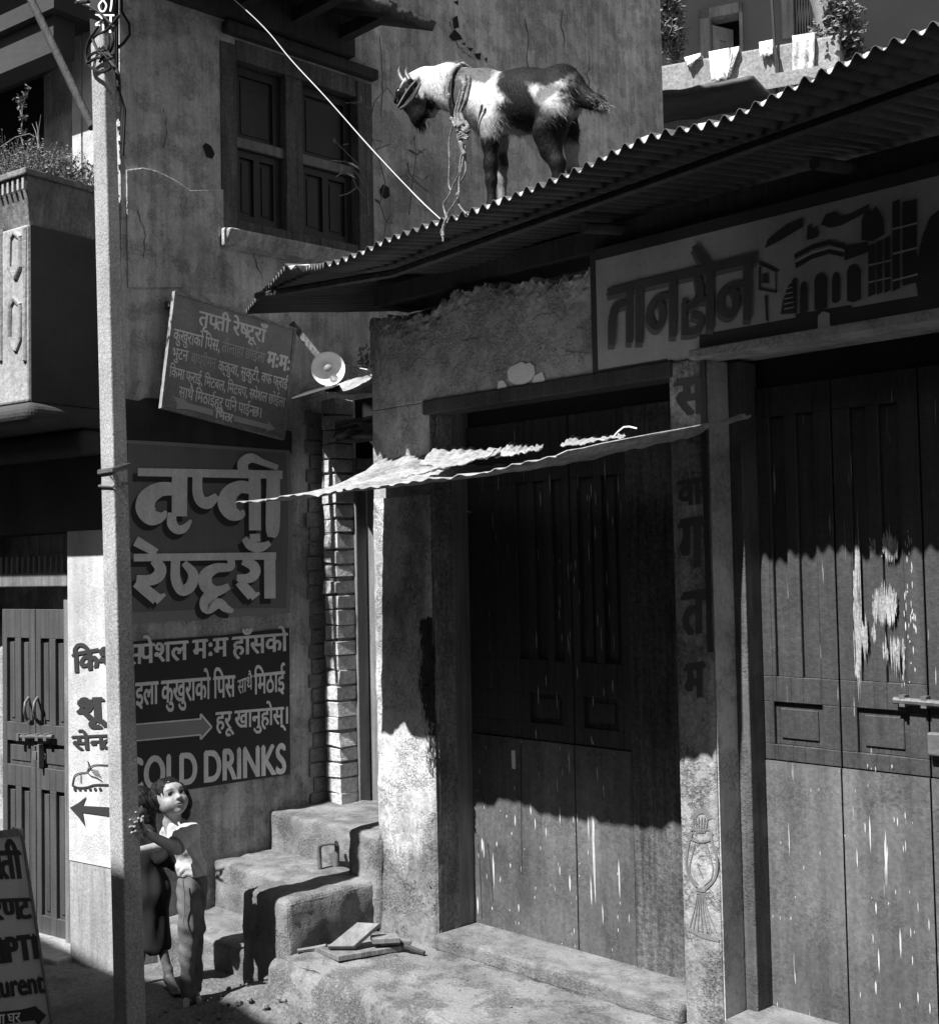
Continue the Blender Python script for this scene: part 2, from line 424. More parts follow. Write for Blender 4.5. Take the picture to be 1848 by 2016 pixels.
# pebbles and rubble at the foot of the pavement: nobody could count them
mb = MB(); rnd = random.Random(5)
for i in range(420):
    s = su(-4.55) + rnd.random() * 2.6; q = 0.52 + rnd.random() * 0.6
    if i > 330: q = 0.05 + rnd.random() * 0.45; s = su(-4.0) + rnd.random() * 2.4
    p = F.w(s, q, 0); z = 0.30 if q < 0.5 else ground_h(p.x, p.y)
    r = (0.004 + 0.014 * rnd.random() ** 3) * (0.6 if q < .5 else 1)
    if q < .5 and r > .006: r = .005
    c = Vector((p.x, p.y, z + r * 0.35)); b = MB().ball(c, (r * (0.7 + .6 * rnd.random()), r * (0.7 + .6 * rnd.random()), r * .7), 4)
    for v in b.v: v += Vector((rnd.random() - .5, rnd.random() - .5, rnd.random() - .5)) * r * .35
    mb.add(b.v, b.f)
o = obj('gravel', mb, m_concrete, loc=(0, 0, 0), recalc=False); tag(o, 'loose pebbles and crumbs scattered at the foot of the raised pavement', 'gravel'); o['kind'] = 'stuff'

# ------------------------------------------------------------------ cells: a wall or door front with openings and sunk panels
def cells(mb, fr, cuts_a, cuts_z, depth, back):
    "boxes over the a/z grid; depth(a, z) -> front q of the cell or None for a hole"
    for i in range(len(cuts_a) - 1):
        for j in range(len(cuts_z) - 1):
            a0, a1, z0, z1 = cuts_a[i], cuts_a[i + 1], cuts_z[j], cuts_z[j + 1]
            d = depth((a0 + a1) / 2, (z0 + z1) / 2)
            if d is None or a1 - a0 < 1e-5 or z1 - z0 < 1e-5: continue
            mb.box(fr, a0, a1, back, d, z0, z1)
def panelled(fr, a0, a1, z0, z1, q, panels, sink=0.014, thick=0.035):
    mb = MB()
    ca = sorted({a0, a1, *[p[0] for p in panels], *[p[1] for p in panels]}); cz = sorted({z0, z1, *[p[2] for p in panels], *[p[3] for p in panels]})
    ins = lambda a, z: any(p[0] < a < p[1] and p[2] < z < p[3] for p in panels)
    cells(mb, fr, ca, cz, lambda a, z: q - sink if ins(a, z) else q, q - thick)
    ic = [(p[0], p[1], p[2], p[3]) for p in panels if p[1] - p[0] > 0.07 and p[3] - p[2] > 0.1]
    for p in ic: mb.box(fr, p[0] + .022, p[1] - .022, q - sink - .002, q - sink + .006, p[2] + .022, p[3] - .022)
    return mb
def avg(*p): return sum(p) / len(p)

# ------------------------------------------------------------------ the shop with the tin roof
zT = 0.35
sL = avg(F.px(735, 700)[0], F.px(739, 1500)[0])
sC = avg(F.px(848, 900)[0], F.px(857, 1600)[0])
sP0 = avg(F.px(1320, 760)[0], F.px(1343, 1850)[0])
sP1 = avg(F.px(1392, 800)[0], F.px(1417, 1700)[0])
sR = F.px(1900, 1000)[0] + 0.5
zL = avg(F.px(848, 800)[1], F.px(1318, 705)[1], F.px(1430, 690)[1])
zS0 = F.px(1175, 738)[1]; zS1 = F.px(1175, 508)[1]
zW = F.px(740, 612)[1] + 0.02
Uf = lambda s: Frame(F.w(s, 0, 0), -n3, u3)
dR = avg(Uf(sP1).px(1430, 760)[0], Uf(sP1).px(1457, 1700)[0])     # depth of the reveals
qF = -dR
shop = thing('corner_shop', 'low plastered corner shop with wooden shutters, painted wall sign and tin roof', 'shop', F.w(sL + 1.5, -0.3, 0.0))
mb = MB()
TH = 0.22
mb.box(F, sL, sC, -TH, 0, 0.0, zL)                               # corner column
mb.box(F, sL, sR, -TH, 0, zL, zW - 0.12)                         # wall over the openings
e_sg = F.px(1165, 600)[0]
def head(i, j):                                                  # broken crumbly plaster along the wall head
    s = sL + (sR - sL) * i
    h = zW - .06 + .05 * (fbm((s, 0, 0), 2.2) + .6 * fbm((s, 4, 0), 11) + .5 * abs(fbm((s, 7, 0), 40)))
    z = zL + .2 + (h - zL - .2) * min(1, j / .7); e = max(0, (j - .7) / .3)
    near = max(0, 1 - (h - z) / .16)
    q = .004 + (near * (.014 * abs(fbm((s, z, 2), 16)) - .012 * max(0, fbm((s, z, 6), 7))) if s < e_sg or z > zS1 + .035 else -.006) - e * .2
    return F.w(s, q, z + e * .02 * fbm((s, e, 1), 8))
mh = MB(); mh.grid(head, 520, 46); obj('wall_head', mh, m_plaster, shop, smooth=60, recalc=False)
mb.box(F, sL, sL + 0.18, -3.0, -TH, 0.0, zW)                     # side wall on the passage
mb.box(F, sR - 0.18, sR, -3.0, -TH, 0.0, zW)
mb.box(F, sL, sR, -3.2, -3.0, 0.0, zW + .3)
obj('wall', mb, m_plaster, shop, bevel=0.006)
mb = MB(); 
zAW = EYE + .30
def colskin(a, b):                                               # limewashed skin of the column, edges worn round
    z = 0.28 + (zAW - 0.28) * b
    L_ = sC - sL; s = sL - 0.006 + (L_ + 0.012) * a
    r = 0.03
    e = min(a * L_, (1 - a) * L_)
    q = 0.012 if e > r else 0.012 - (r - math.sqrt(max(0, r * r - (r - e) ** 2)))
    q += 0.004 * fbm((s, z, 0), 5) + 0.003 * fbm((s, z, 5), 20)
    if b < .12: q += .012 * (1 - b / .12)
    return F.w(s, q, z)
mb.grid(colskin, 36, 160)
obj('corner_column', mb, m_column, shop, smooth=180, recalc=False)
mb = MB()
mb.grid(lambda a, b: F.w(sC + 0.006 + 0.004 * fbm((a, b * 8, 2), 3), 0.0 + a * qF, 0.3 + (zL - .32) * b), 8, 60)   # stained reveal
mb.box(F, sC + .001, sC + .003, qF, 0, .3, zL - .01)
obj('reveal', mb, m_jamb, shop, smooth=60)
mb = MB()
mb.box(F, sP0, sP1, qF - .06, 0.006, 0.0, zL - 0.001)
obj('post', mb, m_post, shop, bevel=0.012)
mb = MB(); mb.box(F, sP1 - 0.0, sP1 + 0.004, qF, 0.0, 0.3, zL - .012); obj('reveal', mb, m_plaster, shop)
mb = MB(); mb.box(F, sP1 - .04, sR, -.07, 0.045, zL - 0.012, zL + 0.022); obj('lintel_ledge', mb, m_plaster, shop, bevel=.006)
mb = MB(); mb.box(F, sC - .03, sP0 + .02, -.1, 0.012, zL - 0.055, zL + 0.004); obj('lintel', mb, m_beam, shop, bevel=.006)
mb = MB(); mb.box(F, sL, sR, -TH, -.02, zW + .005, zW + .085); obj('wall_plate', mb, m_beam, shop)
m_grime = M('black_grime', .045, var=.5, scale=12, speck=.3, specks=90, bump=.4)
m_splash = M('mud_splash', .20, var=.4, scale=8, speck=.3, specks=110, bump=.5, pit=.4)
def flakes(name, mat, parent, fr, q, areas, seed):
    rnd_ = random.Random(seed); mb = MB()
    for cr, P, n, w, h in areas:                                 # P: polygon corners (x0, y0, x1, y1) scattered denser towards x1
        for k in range(n):
            t = rnd_.random() ** .6; x = P[0] + (P[2] - P[0]) * t; y = rnd_.uniform(P[1], P[3]); ww = rnd_.uniform(.3, 1) * w * (.3 + t); hh = rnd_.uniform(.3, 1) * h
            _lay[0] = (_lay[0] + 1) % 9; m_ = rnd_.randint(6, 9)
            mb.poly([fr.pt(*cr(x + ww * math.cos(2 * math.pi * i / m_) * rnd_.uniform(.5, 1.1), y + hh * math.sin(2 * math.pi * i / m_) * rnd_.uniform(.6, 1.1)), q + .0002 * _lay[0]) for i in range(m_)])
    o = obj(name, mb, mat, parent, recalc=False); o['kind'] = 'stuff'; return o
flakes('grime', m_grime, shop, F, .016, [(C5, (712, 1560, 786, 2010), 520, 7, 46), (D2, (730, -60, 800, 330), 520, 7, 40), (D2, (745, 330, 800, 620), 120, 5, 26), (D2, (480, 1150, 800, 1560), 60, 4, 9)], 51)
0 and flakes('mud_splash', m_splash, shop, F, .0155, [(D2, (840, 900, 470, 1560), 520, 18, 26), (D2, (800, 560, 690, 950), 200, 9, 20)], 52)
# chipped patches of bare plaster over the left opening
mb = MB()
for P in ([(1198, 190), (1215, 165), (1250, 150), (1275, 137), (1300, 150), (1320, 140), (1345, 160), (1350, 200), (1330, 235), (1290, 260), (1240, 262), (1205, 240)],
          [(1335, 255), (1345, 215), (1390, 190), (1405, 235), (1395, 265), (1345, 280)], [(1140, 305), (1150, 245), (1175, 238), (1195, 265), (1190, 300), (1160, 312)]):
    area(mb, F, C5, P, 0.005)
obj('plaster_patch', mb, m_patch, shop)
mb = MB()                                                        # seams between the shutter boards
for P in ([(1272, 470, 4), (1274, 780, 5), (1277, 1180, 4)], [(1040, 1000, 3), (1050, 1200, 4), (1058, 1420, 3)], [(1090, 1010, 3), (1110, 1180, 4), (1118, 1330, 3)]): stroke(mb, F, D2, P, qF - .0845)
obj('board_seam', mb, m_ink, shop)
mb = MB()                                                        # cracks in the plaster
rnd = random.Random(77)
def crack(mb, fr, cr, P, q, w=4):
    Q = []
    for i in range(len(P) - 1):
        for t in np.linspace(0, 1, 5, endpoint=False): Q.append((P[i][0] + (P[i + 1][0] - P[i][0]) * t + rnd.gauss(0, 4), P[i][1] + (P[i + 1][1] - P[i][1]) * t + rnd.gauss(0, 4), w * rnd.uniform(.4, 1.2)))
    Q.append((P[-1][0], P[-1][1], 1)); stroke(mb, fr, cr, Q, q, curve=False)
for P in ([(1115, 200), (1160, 185), (1200, 170)], [(800, 145), (850, 140), (905, 138)], [(1340, -95), (1370, -120), (1420, -130), (1440, -160)], [(520, -10), (600, -30), (640, -60)], [(950, 30), (990, 10), (1060, 0)], [(700, -60), (760, -90)], [(1500, 60), (1560, 90), (1640, 80)]): crack(mb, F, C5, P, .005)
for P in ([(490, 60), (505, 130), (495, 230)], [(640, 300), (655, 420), (650, 520)], [(700, 1300), (705, 1480), (690, 1620)]): crack(mb, F, C5, P, .016, 3)
obj('crack', mb, m_ink, shop)['kind'] = 'stuff'
# door frames and shutters
sf0 = F.px(*D2(890, 1200), qF)[0]; sf1 = F.px(*D2(935, 1200), qF)[0]
qD = qF - 0.09
zDt = zL - 0.10
def dframe(a0, a1, zt, q0, q1): return MB().box(F, a0, a1, q1, q0, zT, zt)
obj('door_frame', dframe(sf0 - .03, sf1, zL - .011, qF, qD - .02), m_frame, shop, bevel=.004)
s_d0 = F.px(*D2(1000, 1200), qD)[0]; s_d1 = avg(F.px(*D2(1577, 700), qD)[0], F.px(*D2(1590, 1500), qD)[0]); s_d2 = F.px(*D3(190, 1300), qD)[0]
zMid = F.px(*D2(1300, 440), qD)[1]
zb = zT + 0.0
pz = lambda x, y, cr, q: F.px(*cr(x, y), q)[1]
ps = lambda x, y, cr, q: F.px(*cr(x, y), q)[0]
def shutter(a0, a1, pans, zt, lab=None):
    d = obj('shutter', panelled(F, a0, a1, zMid + .004, zt, qD, pans), m_door, shop, bevel=.002, segs=1)
    s_ = MB(); s_.box(F, a0, a1, qD - .035, qD + .004, zb, zMid); obj('kick_sheet', s_, m_sheet, d)
    return d
zp1, zp0 = pz(1320, 180, D2, qD), pz(1320, 345, D2, qD)
zu0, zu1 = pz(1320, 0, D2, qD), zDt - .25
def upper(a0, a1, n): 
    w_ = (a1 - a0 - .04 * (n + 1)) / n
    return [(a0 + .04 + i * (w_ + .04), a0 + .04 + i * (w_ + .04) + w_, zu0, zu1) for i in range(n)]
sm = s_d0 + (s_d1 - s_d0) * .45
shutter(s_d0 + .003, s_d1 - .003, [(ps(1320, 200, D2, qD), ps(1500, 200, D2, qD), zp0, zp1)] + upper(sm, s_d1, 3), zDt)
shutter(s_d1 + .003, s_d2 - .003, [(ps(1615, 200, D2, qD), ps(1805, 200, D2, qD), zp0, zp1)] + upper(s_d1, s_d2, 2), zDt)
mb = MB(); mb.box(F, s_d2 + .002, sP0 + .01, qD - .03, qD + .010, zb, zDt); obj('plank', mb, m_plank, shop, bevel=.003)
# iron staple and ring on the left leaf
mb = MB(); a, z = F.px(*D2(1237, 540), qD); mb.box(F, a - .010, a + .010, qD - .001, qD + .008, z - .045, z + .03); obj('hasp', mb, m_patch, shop, bevel=.003)
# right opening
qF2 = qF
f0, f1 = F.px(*D3(770, 1400), qF2)[0], F.px(*D3(840, 1400), qF2)[0]
obj('door_frame', dframe(f0 - .06, f1, zL - .011, qF2, qD - .02), M('shaded_frame_wood', .085, rough=.6, var=.4, scale=4, streak=.4, sscale=30, pit=.4, bump=.4), shop, bevel=.004)  # darker copy of the frame wood, awning shade put into its colour
r0 = avg(ps(895, 600, D3, qD), ps(925, 1800, D3, qD)); r1 = avg(ps(1300, 300, D3, qD), ps(1350, 1500, D3, qD)); r2 = avg(ps(1790, 300, D3, qD), ps(1825, 1300, D3, qD))
zMid = avg(pz(895, 560, D3, qD), pz(1310, 600, D3, qD), pz(1790, 640, D3, qD))
zc0 = avg(pz(1080, 475, D3, qD), pz(1540, 530, D3, qD)); zc1 = avg(pz(1080, 240, D3, qD), pz(1540, 280, D3, qD))
zu0 = avg(pz(1000, 95, D3, qD), pz(1540, 130, D3, qD)); zu1 = zDt - .1
col2 = lambda x: ps(x, 1500, C6, qD)
shutter(r0 + .003, r1 - .003, [(ps(945, 400, D3, qD), ps(1212, 400, D3, qD), zc0, zc1), (col2(944), col2(1024), zu0, zu1), (col2(1088), col2(1184), zu0, zu1)], zDt)
shutter(r1 + .003, r2 - .003, [(ps(1398, 400, D3, qD), ps(1685, 400, D3, qD), zc0, zc1), (col2(1385), col2(1476), zu0, zu1), (col2(1545), col2(1652), zu0, zu1)], zDt)
shutter(r2 + .003, r2 + .55, [(r2 + .08, r2 + .47, zc0, zc1)], zDt)
bolt = MB(); P_ = [F.w(r2 - .10, qD + .022, pz(1750, 230, D3, qD)), F.w(r2 + .14, qD + .022, pz(1750, 236, D3, qD))]
bolt.tube(P_, .011, 8); a = r2 - .03
for k in (-.05, .02, .09): bolt.box(F, a + k, a + k + .018, qD, qD + .03, P_[0].z - .018, P_[0].z + .018)
bo = obj('bolt', bolt, m_iron, shop, smooth=40); 
mb = MB(); cx_ = F.w(r2 + .03, qD + .02, P_[0].z - .10); mb.box(F, r2 + .005, r2 + .055, qD + .006, qD + .03, P_[0].z - .16, P_[0].z - .09); obj('padlock', mb, m_iron, bo, bevel=.006)
mb = MB(); mb.box(F, sC + .0, sP0 + .0, qD - .1, 0.03, 0.29, zT + .012); mb.box(F, sP1 + .0, sR - .2, qD - .1, 0.02, 0.29, zT + .006)
obj('threshold', mb, m_concrete, shop, bevel=.018, segs=3)
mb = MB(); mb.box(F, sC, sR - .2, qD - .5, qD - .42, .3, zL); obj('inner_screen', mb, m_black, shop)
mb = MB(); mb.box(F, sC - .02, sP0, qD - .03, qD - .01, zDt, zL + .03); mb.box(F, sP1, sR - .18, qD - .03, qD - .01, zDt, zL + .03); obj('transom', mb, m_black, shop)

m_bare = M('bare_worn_wood', .34, var=.35, scale=9, streak=.4, sscale=60, speck=.3, specks=120, bump=.3)
m_drip = flat('paint_drip', .48, var=.4, scale=12)
def sliver(mb, cr, x, y0, y1, w, q):
    "thin vertical flake between y0 and y1"
    _lay[0] = (_lay[0] + 1) % 9; t = .0006 + .0002 * _lay[0]; lean = (y1 - y0) * .035
    P = [(x, y0), (x + w * .5 + lean * .3, y0 * .65 + y1 * .35), (x + w * .35 + lean * .7, y0 * .3 + y1 * .7), (x + lean, y1), (x - w * .4 + lean * .6, y0 * .35 + y1 * .65), (x - w * .45 + lean * .25, y0 * .75 + y1 * .25)]
    mb.poly([F.pt(*cr(a, b), q + t) for a, b in P])
def worn(mb, cr, x0, x1, y0, y1, n, q, rnd, lo=.15):
    for k in range(n):
        x = rnd.uniform(x0, x1); e = 1 - abs((x - (x0 + x1) / 2) / ((x1 - x0) / 2)) ** 2; h = (y1 - y0) * (lo + (1 - lo) * e) * rnd.uniform(.25, .9); yc = rnd.gauss((y0 + y1) / 2, (y1 - y0) * .12)
        sliver(mb, cr, x, yc - h / 2, yc + h / 2, rnd.uniform(3, 9), q)
rnd = random.Random(41); qb = qD + .004
mb = MB()
for x0, x1, y0, y1, n in ((1480, 1612, 1340, 1600, 170), (1532, 1622, 1060, 1245, 90), (1418, 1455, 1530, 1750, 40), (1378, 1412, 1050, 1900, 150), (1465, 1500, 1090, 1190, 18), (1478, 1500, 1560, 1700, 20), (1530, 1660, 1600, 1880, 40), (1385, 1410, 1740, 1890, 30)): worn(mb, C6, x0, x1, y0, y1, n, qD, rnd)
obj('worn_paint', mb, m_bare, shop, recalc=False)['kind'] = 'stuff'
mb = MB()
for x, y0, y1, w in ((1465, 850, 1070, 9), (1440, 890, 960, 6), (1552, 935, 1065, 7), (1396, 1030, 1150, 8), (1662, 990, 1060, 6), (1500, 1330, 1400, 8), (1514, 1580, 1725, 9), (1499, 1760, 1842, 12), (1632, 1470, 1640, 11), (1690, 1470, 1530, 6), (1484, 1500, 1560, 7), (1600, 860, 900, 5), (1618, 865, 920, 7), (1660, 835, 880, 6), (1730, 1330, 1390, 6), (1790, 1420, 1490, 6), (1650, 1020, 1060, 6), (1730, 1820, 1890, 7), (1795, 1880, 1950, 7), (1700, 1620, 1680, 6), (1022, 890, 1090, 4), (1632, 1880, 1920, 6), (1415, 1820, 1860, 5)): sliver(mb, D3, x, y0, y1, w, qb)
for k in range(26): x = rnd.uniform(930, 1800); y = rnd.uniform(560, 1950); sliver(mb, D3, x, y, y + rnd.uniform(6, 34), rnd.uniform(3, 6), qb)
for k in range(40): x = rnd.uniform(1640, 1720); y = rnd.uniform(1000, 1900); sliver(mb, C6, x, y, y + rnd.uniform(8, 60), rnd.uniform(3, 7), qD)
for x, y0, y1, w in ((1665, 850, 1350, 14), (1640, 830, 1010, 7), (1670, 870, 1000, 9), (1808, 1090, 1320, 9), (1540, 1180, 1280, 11), (1485, 800, 910, 6), (1325, 780, 860, 8), (1560, 850, 900, 7), (1580, 840, 900, 7), (1350, 870, 940, 6), (1410, 920, 980, 6), (1485, 1130, 1190, 6), (1260, 1340, 1390, 6), (1720, 1340, 1460, 5), (1470, 640, 740, 7), (1535, 500, 640, 6), (1500, 600, 650, 5), (1355, 380, 440, 6), (1690, 590, 680, 6), (1775, 110, 190, 6), (1725, 690, 730, 6), (1660, 420, 470, 5), (1120, 1060, 1260, 8), (1060, 980, 1060, 10), (1035, 1300, 1400, 8), (1140, 1000, 1030, 6), (1240, 850, 920, 7), (1275, 1130, 1180, 6), (1655, 1180, 1360, 9)): sliver(mb, D2, x, y0, y1, w, qb)
for k in range(60): x = rnd.uniform(1010, 1840); y = rnd.uniform(420, 1600); sliver(mb, D2, x, y, y + rnd.uniform(5, 36), rnd.uniform(2.5, 6), qb)
for k in range(40): x = rnd.uniform(1310, 1840); y = rnd.uniform(600, 1990); sliver(mb, C5, x, y, y + rnd.uniform(20, 130), rnd.uniform(2.5, 5), qD)
obj('paint_drips', mb, m_drip, shop, recalc=False)['kind'] = 'stuff'
# painted sign over the doors
sgn = obj('painted_sign', MB().box(F, F.px(1176, 700)[0], sR - .1, 0.0, 0.004, zS0 + .01, zS1 - .005), m_murbg, shop)
mb = MB(); qs = 0.006
e0, e1 = F.px(1170, 600)[0], sR - .1
mb.box(F, e0 - .012, e0 + .012, 0, qs, zS0 + .0, zS1 + .02); mb.box(F, e0 + .012, e1, 0, qs, zS1 - .01, zS1 + .03); mb.box(F, e0 + .012, sP0, 0, qs, zS0 - .005, zS0 + .015)
mb.box(F, sP1 - .02, e1, 0, qs, zL + .025, zL + .075)
mb.box(F, sP1 - .022, sP1 + .001, .0062, .0085, zT + 1.2, zL - .015)
obj('border', mb, m_murd, sgn)
hd_ = [(108, 575, 40), (890, 390, 52)]
let = [hd_, [(222, 560, 32), (222, 840, 32)], [(215, 630, 28), (155, 645, 38), (134, 705, 40), (130, 850, 34)], [(275, 550, 38), (275, 840, 38)],
       [(450, 505, 38), (450, 808, 38)], [(440, 590, 30), (370, 605, 35), (332, 660, 38), (330, 720, 38), (360, 757, 36), (392, 725, 34), (395, 660, 34), (372, 615, 24)],
       [(575, 485, 34), (592, 570, 42), (565, 630, 42), (510, 655, 30)], [(510, 605, 26), (510, 800, 28)], [(512, 786, 32), (575, 770, 36), (600, 715, 26), (545, 690, 30)],
       [(596, 612, 30), (645, 608, 30)], [(645, 450, 38), (645, 770, 38)], [(560, 330, 30), (600, 390, 46), (655, 452, 34)], [(840, 390, 38), (840, 720, 38)],
       [(825, 530, 28), (740, 545, 34), (698, 600, 38), (705, 670, 38), (745, 692, 36), (778, 650, 34), (775, 580, 34), (745, 548, 24)]]
mb = MB()
for st in let: stroke(mb, F, MU, st, 0.0062, -6, 26)
obj('letter_shade', mb, m_murm, sgn)
mb = MB()
for st in let: stroke(mb, F, MU, st, 0.011)
obj('lettering', mb, m_ink2, sgn)
mb = MB()
A_ = lambda P: area(mb, F, MU, P, 0.0065)
A_([(930, 345), (945, 300), (990, 260), (1050, 215), (1130, 185), (1135, 230), (1060, 275), (990, 315)])
A_([(1225, 220), (1250, 165), (1300, 150), (1330, 175), (1385, 160), (1480, 110), (1470, 150), (1400, 190), (1330, 225), (1270, 235)])
A_([(895, 405), (1010, 460), (990, 470), (900, 430)]); A_([(900, 440), (912, 440), (910, 560), (898, 560)]); A_([(985, 470), (992, 470), (995, 575), (988, 575)]); A_([(900, 545), (995, 570), (995, 580), (898, 562)]); A_([(930, 590), (945, 592), (950, 735), (938, 720)]); A_([(918, 480), (935, 470), (950, 490), (950, 530), (918, 525)])
A_([(1015, 690), (1025, 620), (1050, 550), (1088, 495), (1100, 510), (1100, 685)])
for cx_, w_, y0, y1 in ((1136, 40, 515, 680), (1225, 66, 470, 665), (1306, 44, 465, 625), (1400, 74, 425, 620)):
    A_([(cx_ - w_ / 2, y1), (cx_ - w_ / 2, y0 + 40), (cx_ - w_ / 3, y0 + 12), (cx_, y0), (cx_ + w_ / 3, y0 + 12), (cx_ + w_ / 2, y0 + 35), (cx_ + w_ / 2, y1 - 10), (cx_, y1 + 8)])
A_([(1085, 375), (1180, 325), (1270, 300), (1355, 320), (1355, 350), (1270, 325), (1180, 350), (1090, 400)])
A_([(1090, 420), (1180, 375), (1270, 350), (1345, 365), (1345, 390), (1270, 372), (1180, 400), (1095, 450)])
A_([(1150, 300), (1155, 225), (1170, 215), (1180, 250), (1205, 225), (1215, 280), (1185, 295)])
A_([(1345, 330), (1470, 310), (1480, 360), (1350, 410)])
A_([(1440, 300), (1440, 200), (1465, 120), (1490, 160), (1515, 118), (1555, 190), (1560, 270), (1500, 305)])
for x0, y0, x1, y1 in ((1475, 330, 1510, 600), (1520, 310, 1548, 590), (1560, 290, 1590, 580), (1602, 100, 1640, 570), (1655, 100, 1730, 540)): A_([(x0, y0), (x1, y0 - 15), (x1, y1 - 18), (x0, y1)])
A_([(1720, 470), (1760, 280), (1800, 180), (1848, 140), (1848, 610), (1740, 630)])
A_([(1090, 690), (1210, 670), (1385, 640), (1392, 655), (1100, 712)])
obj('mural_dark', mb, m_murd, sgn)
mb = MB()
A_ = lambda P: area(mb, F, MU, P, 0.0102)
for y in (200, 330, 470): A_([(1600, y + 40), (1735, y + 5), (1735, y + 15), (1600, y + 50)])
for y in (415, 505): A_([(1475, y + 15), (1595, y - 12), (1595, y - 4), (1475, y + 23)])
A_([(1210, 700), (1235, 675), (1272, 685), (1275, 790), (1210, 795)])
A_([(1095, 405), (1180, 360), (1270, 335), (1350, 352), (1350, 362), (1270, 346), (1180, 372), (1098, 418)])
for k in range(6): A_([(1032, 660 - 26 * k), (1085 - 2 * k, 650 - 26 * k), (1085 - 2 * k, 655 - 26 * k), (1034, 666 - 26 * k)])
obj('mural_light', mb, m_murl, sgn)
# lettering down the post and the painted fish emblem at its foot
pm = MB()
qp = 0.009
def vert(ch, x0, y0, x1, y1):
    letters(pm, F, ch, C6(x0, y0), C6(x1, y0 - 22), C6(x0, y1), qp, bold=0.05)
letters(pm, F, '\u0938~', C6(405, 240), C6(532, 217), C6(412, 440), qp, bold=0.05)
vert('\u0917', 428, 1005, 555, 1275); vert('\u0924', 442, 1405, 560, 1640); vert('\u092e', 455, 1800, 560, 1990)
letters(pm, F, '\u0935\u093e', C6(415, 790), C6(545, 770), C6(420, 930), qp, bold=0.04)
obj('lettering', pm, m_ink2, shop)
fm = MB()
def fs(P, w=14, c=True): stroke(fm, F, FI, [(x, y, w) for x, y in P], 0.008, curve=c)
fs([(215, 390), (235, 350), (300, 360), (380, 350), (405, 390), (385, 440), (300, 455), (230, 430), (215, 390)])
fs([(235, 370), (205, 470), (190, 560), (190, 660), (215, 760), (275, 840)], 20); fs([(400, 380), (410, 470), (445, 580), (450, 680), (425, 780), (350, 860)], 20)
fs([(260, 470), (230, 600), (215, 680), (235, 760), (290, 820)], 10); fs([(360, 470), (395, 590), (415, 680), (400, 770), (340, 830)], 10)
fs([(270, 870), (350, 880)], 16); fs([(275, 895), (350, 905)], 12)
for k in range(7):
    fs([(280 + 11 * k, 910), (270 + 14 * k + (k - 3) * 6, 1050), (205 + 40 * k, 1230)], 9)
fs([(205, 1200), (300, 1250), (380, 1280), (470, 1300)], 30)
for k in range(6): fs([(245 + 25 * k, 240), (250 + 22 * k, 320), (280 + 12 * k, 380)], 9)
fs([(240, 250), (290, 200), (350, 195), (390, 260)], 40)
fs([(310, 660), (285, 640), (300, 690), (330, 760)], 10)
obj('fish_emblem', fm, m_murm, shop)

# corrugated roof
eave_px = [(1848 + 150, -8), (1838, 50), (1763, 86), (1716, 104), (1648, 127.5), (1579, 158), (1516, 188.6), (1457, 223), (1417, 235), (1279, 266), (1206, 302), (1160, 325), (1080, 357), (988, 391), (927, 423), (857, 439.5), (778, 468), (703, 504), (638, 527)]
E = []
for x, y in eave_px:
    a, z = F.px(x, y, 0.65); E.append((a, 0.65, z))
zE = avg(*[e[2] for e in E])
for x, y in ((600, 531), (563, 528)):
    p = hz(x, y, zE + .0); E.append(((p - F.O).dot(u3), (p - F.O).dot(n3), zE))
p = hz(484, 611, zE); E.append(((p - F.O).dot(u3), (p - F.O).dot(n3), zE))
E = E[::-1]
Ea = np.array(E)
#print('eave z', [round(e[2], 3) for e in E], 'q', [round(e[1], 2) for e in E][:4])
# arc length along the eave, corrugated in it
ds = np.r_[0, np.cumsum(np.linalg.norm(np.diff(Ea[:, :2], axis=0), axis=1))]
NW = 78
lam = ds[-1] / NW
def eave(t):
    d = t * ds[-1]; return np.array([np.interp(d, ds, Ea[:, k]) for k in range(3)])
AMP = 0.0125
zsm = np.convolve(np.pad(np.array([eave(t)[2] for t in np.linspace(0, 1, 201)]), 6, mode='edge'), np.ones(13) / 13, 'valid')
def roofpt(t, d):
    a, q, z = eave(t); z = float(np.interp(t, np.linspace(0, 1, 201), zsm))
    w = AMP * math.cos(2 * math.pi * t * NW) * (1 + .25 * fbm((t * 40, 0, 0), 1))
    sag = 0.01 * fbm((a, d * .5, 4), 1.2)
    return F.w(a, q - d, z + d * math.tan(R(8)) + w + sag)
mb = MB(); mb.grid(lambda i, j: roofpt(i, j * 2.6), NW * 8, 10)
rf = obj('roof', mb, m_tin, shop, smooth=180, recalc=False)
sdm = rf.modifiers.new('Solidify', 'SOLIDIFY'); sdm.thickness = 0.0025; sdm.offset = 0
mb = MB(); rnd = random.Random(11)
for k in range(NW):                                              # added pale wedges, shaped to show as bright crescents along the eave
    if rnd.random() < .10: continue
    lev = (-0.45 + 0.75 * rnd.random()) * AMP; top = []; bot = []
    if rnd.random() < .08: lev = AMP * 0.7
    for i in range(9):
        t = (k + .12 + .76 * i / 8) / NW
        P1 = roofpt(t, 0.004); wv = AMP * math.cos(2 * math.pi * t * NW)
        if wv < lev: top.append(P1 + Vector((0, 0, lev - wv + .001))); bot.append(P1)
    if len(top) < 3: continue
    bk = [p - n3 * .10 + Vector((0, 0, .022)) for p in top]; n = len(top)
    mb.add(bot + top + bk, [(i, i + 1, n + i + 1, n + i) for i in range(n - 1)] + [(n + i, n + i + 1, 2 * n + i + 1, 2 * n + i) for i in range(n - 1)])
obj('furrow_crescents', mb, m_crescent, rf, smooth=60, recalc=False)
mb = MB()
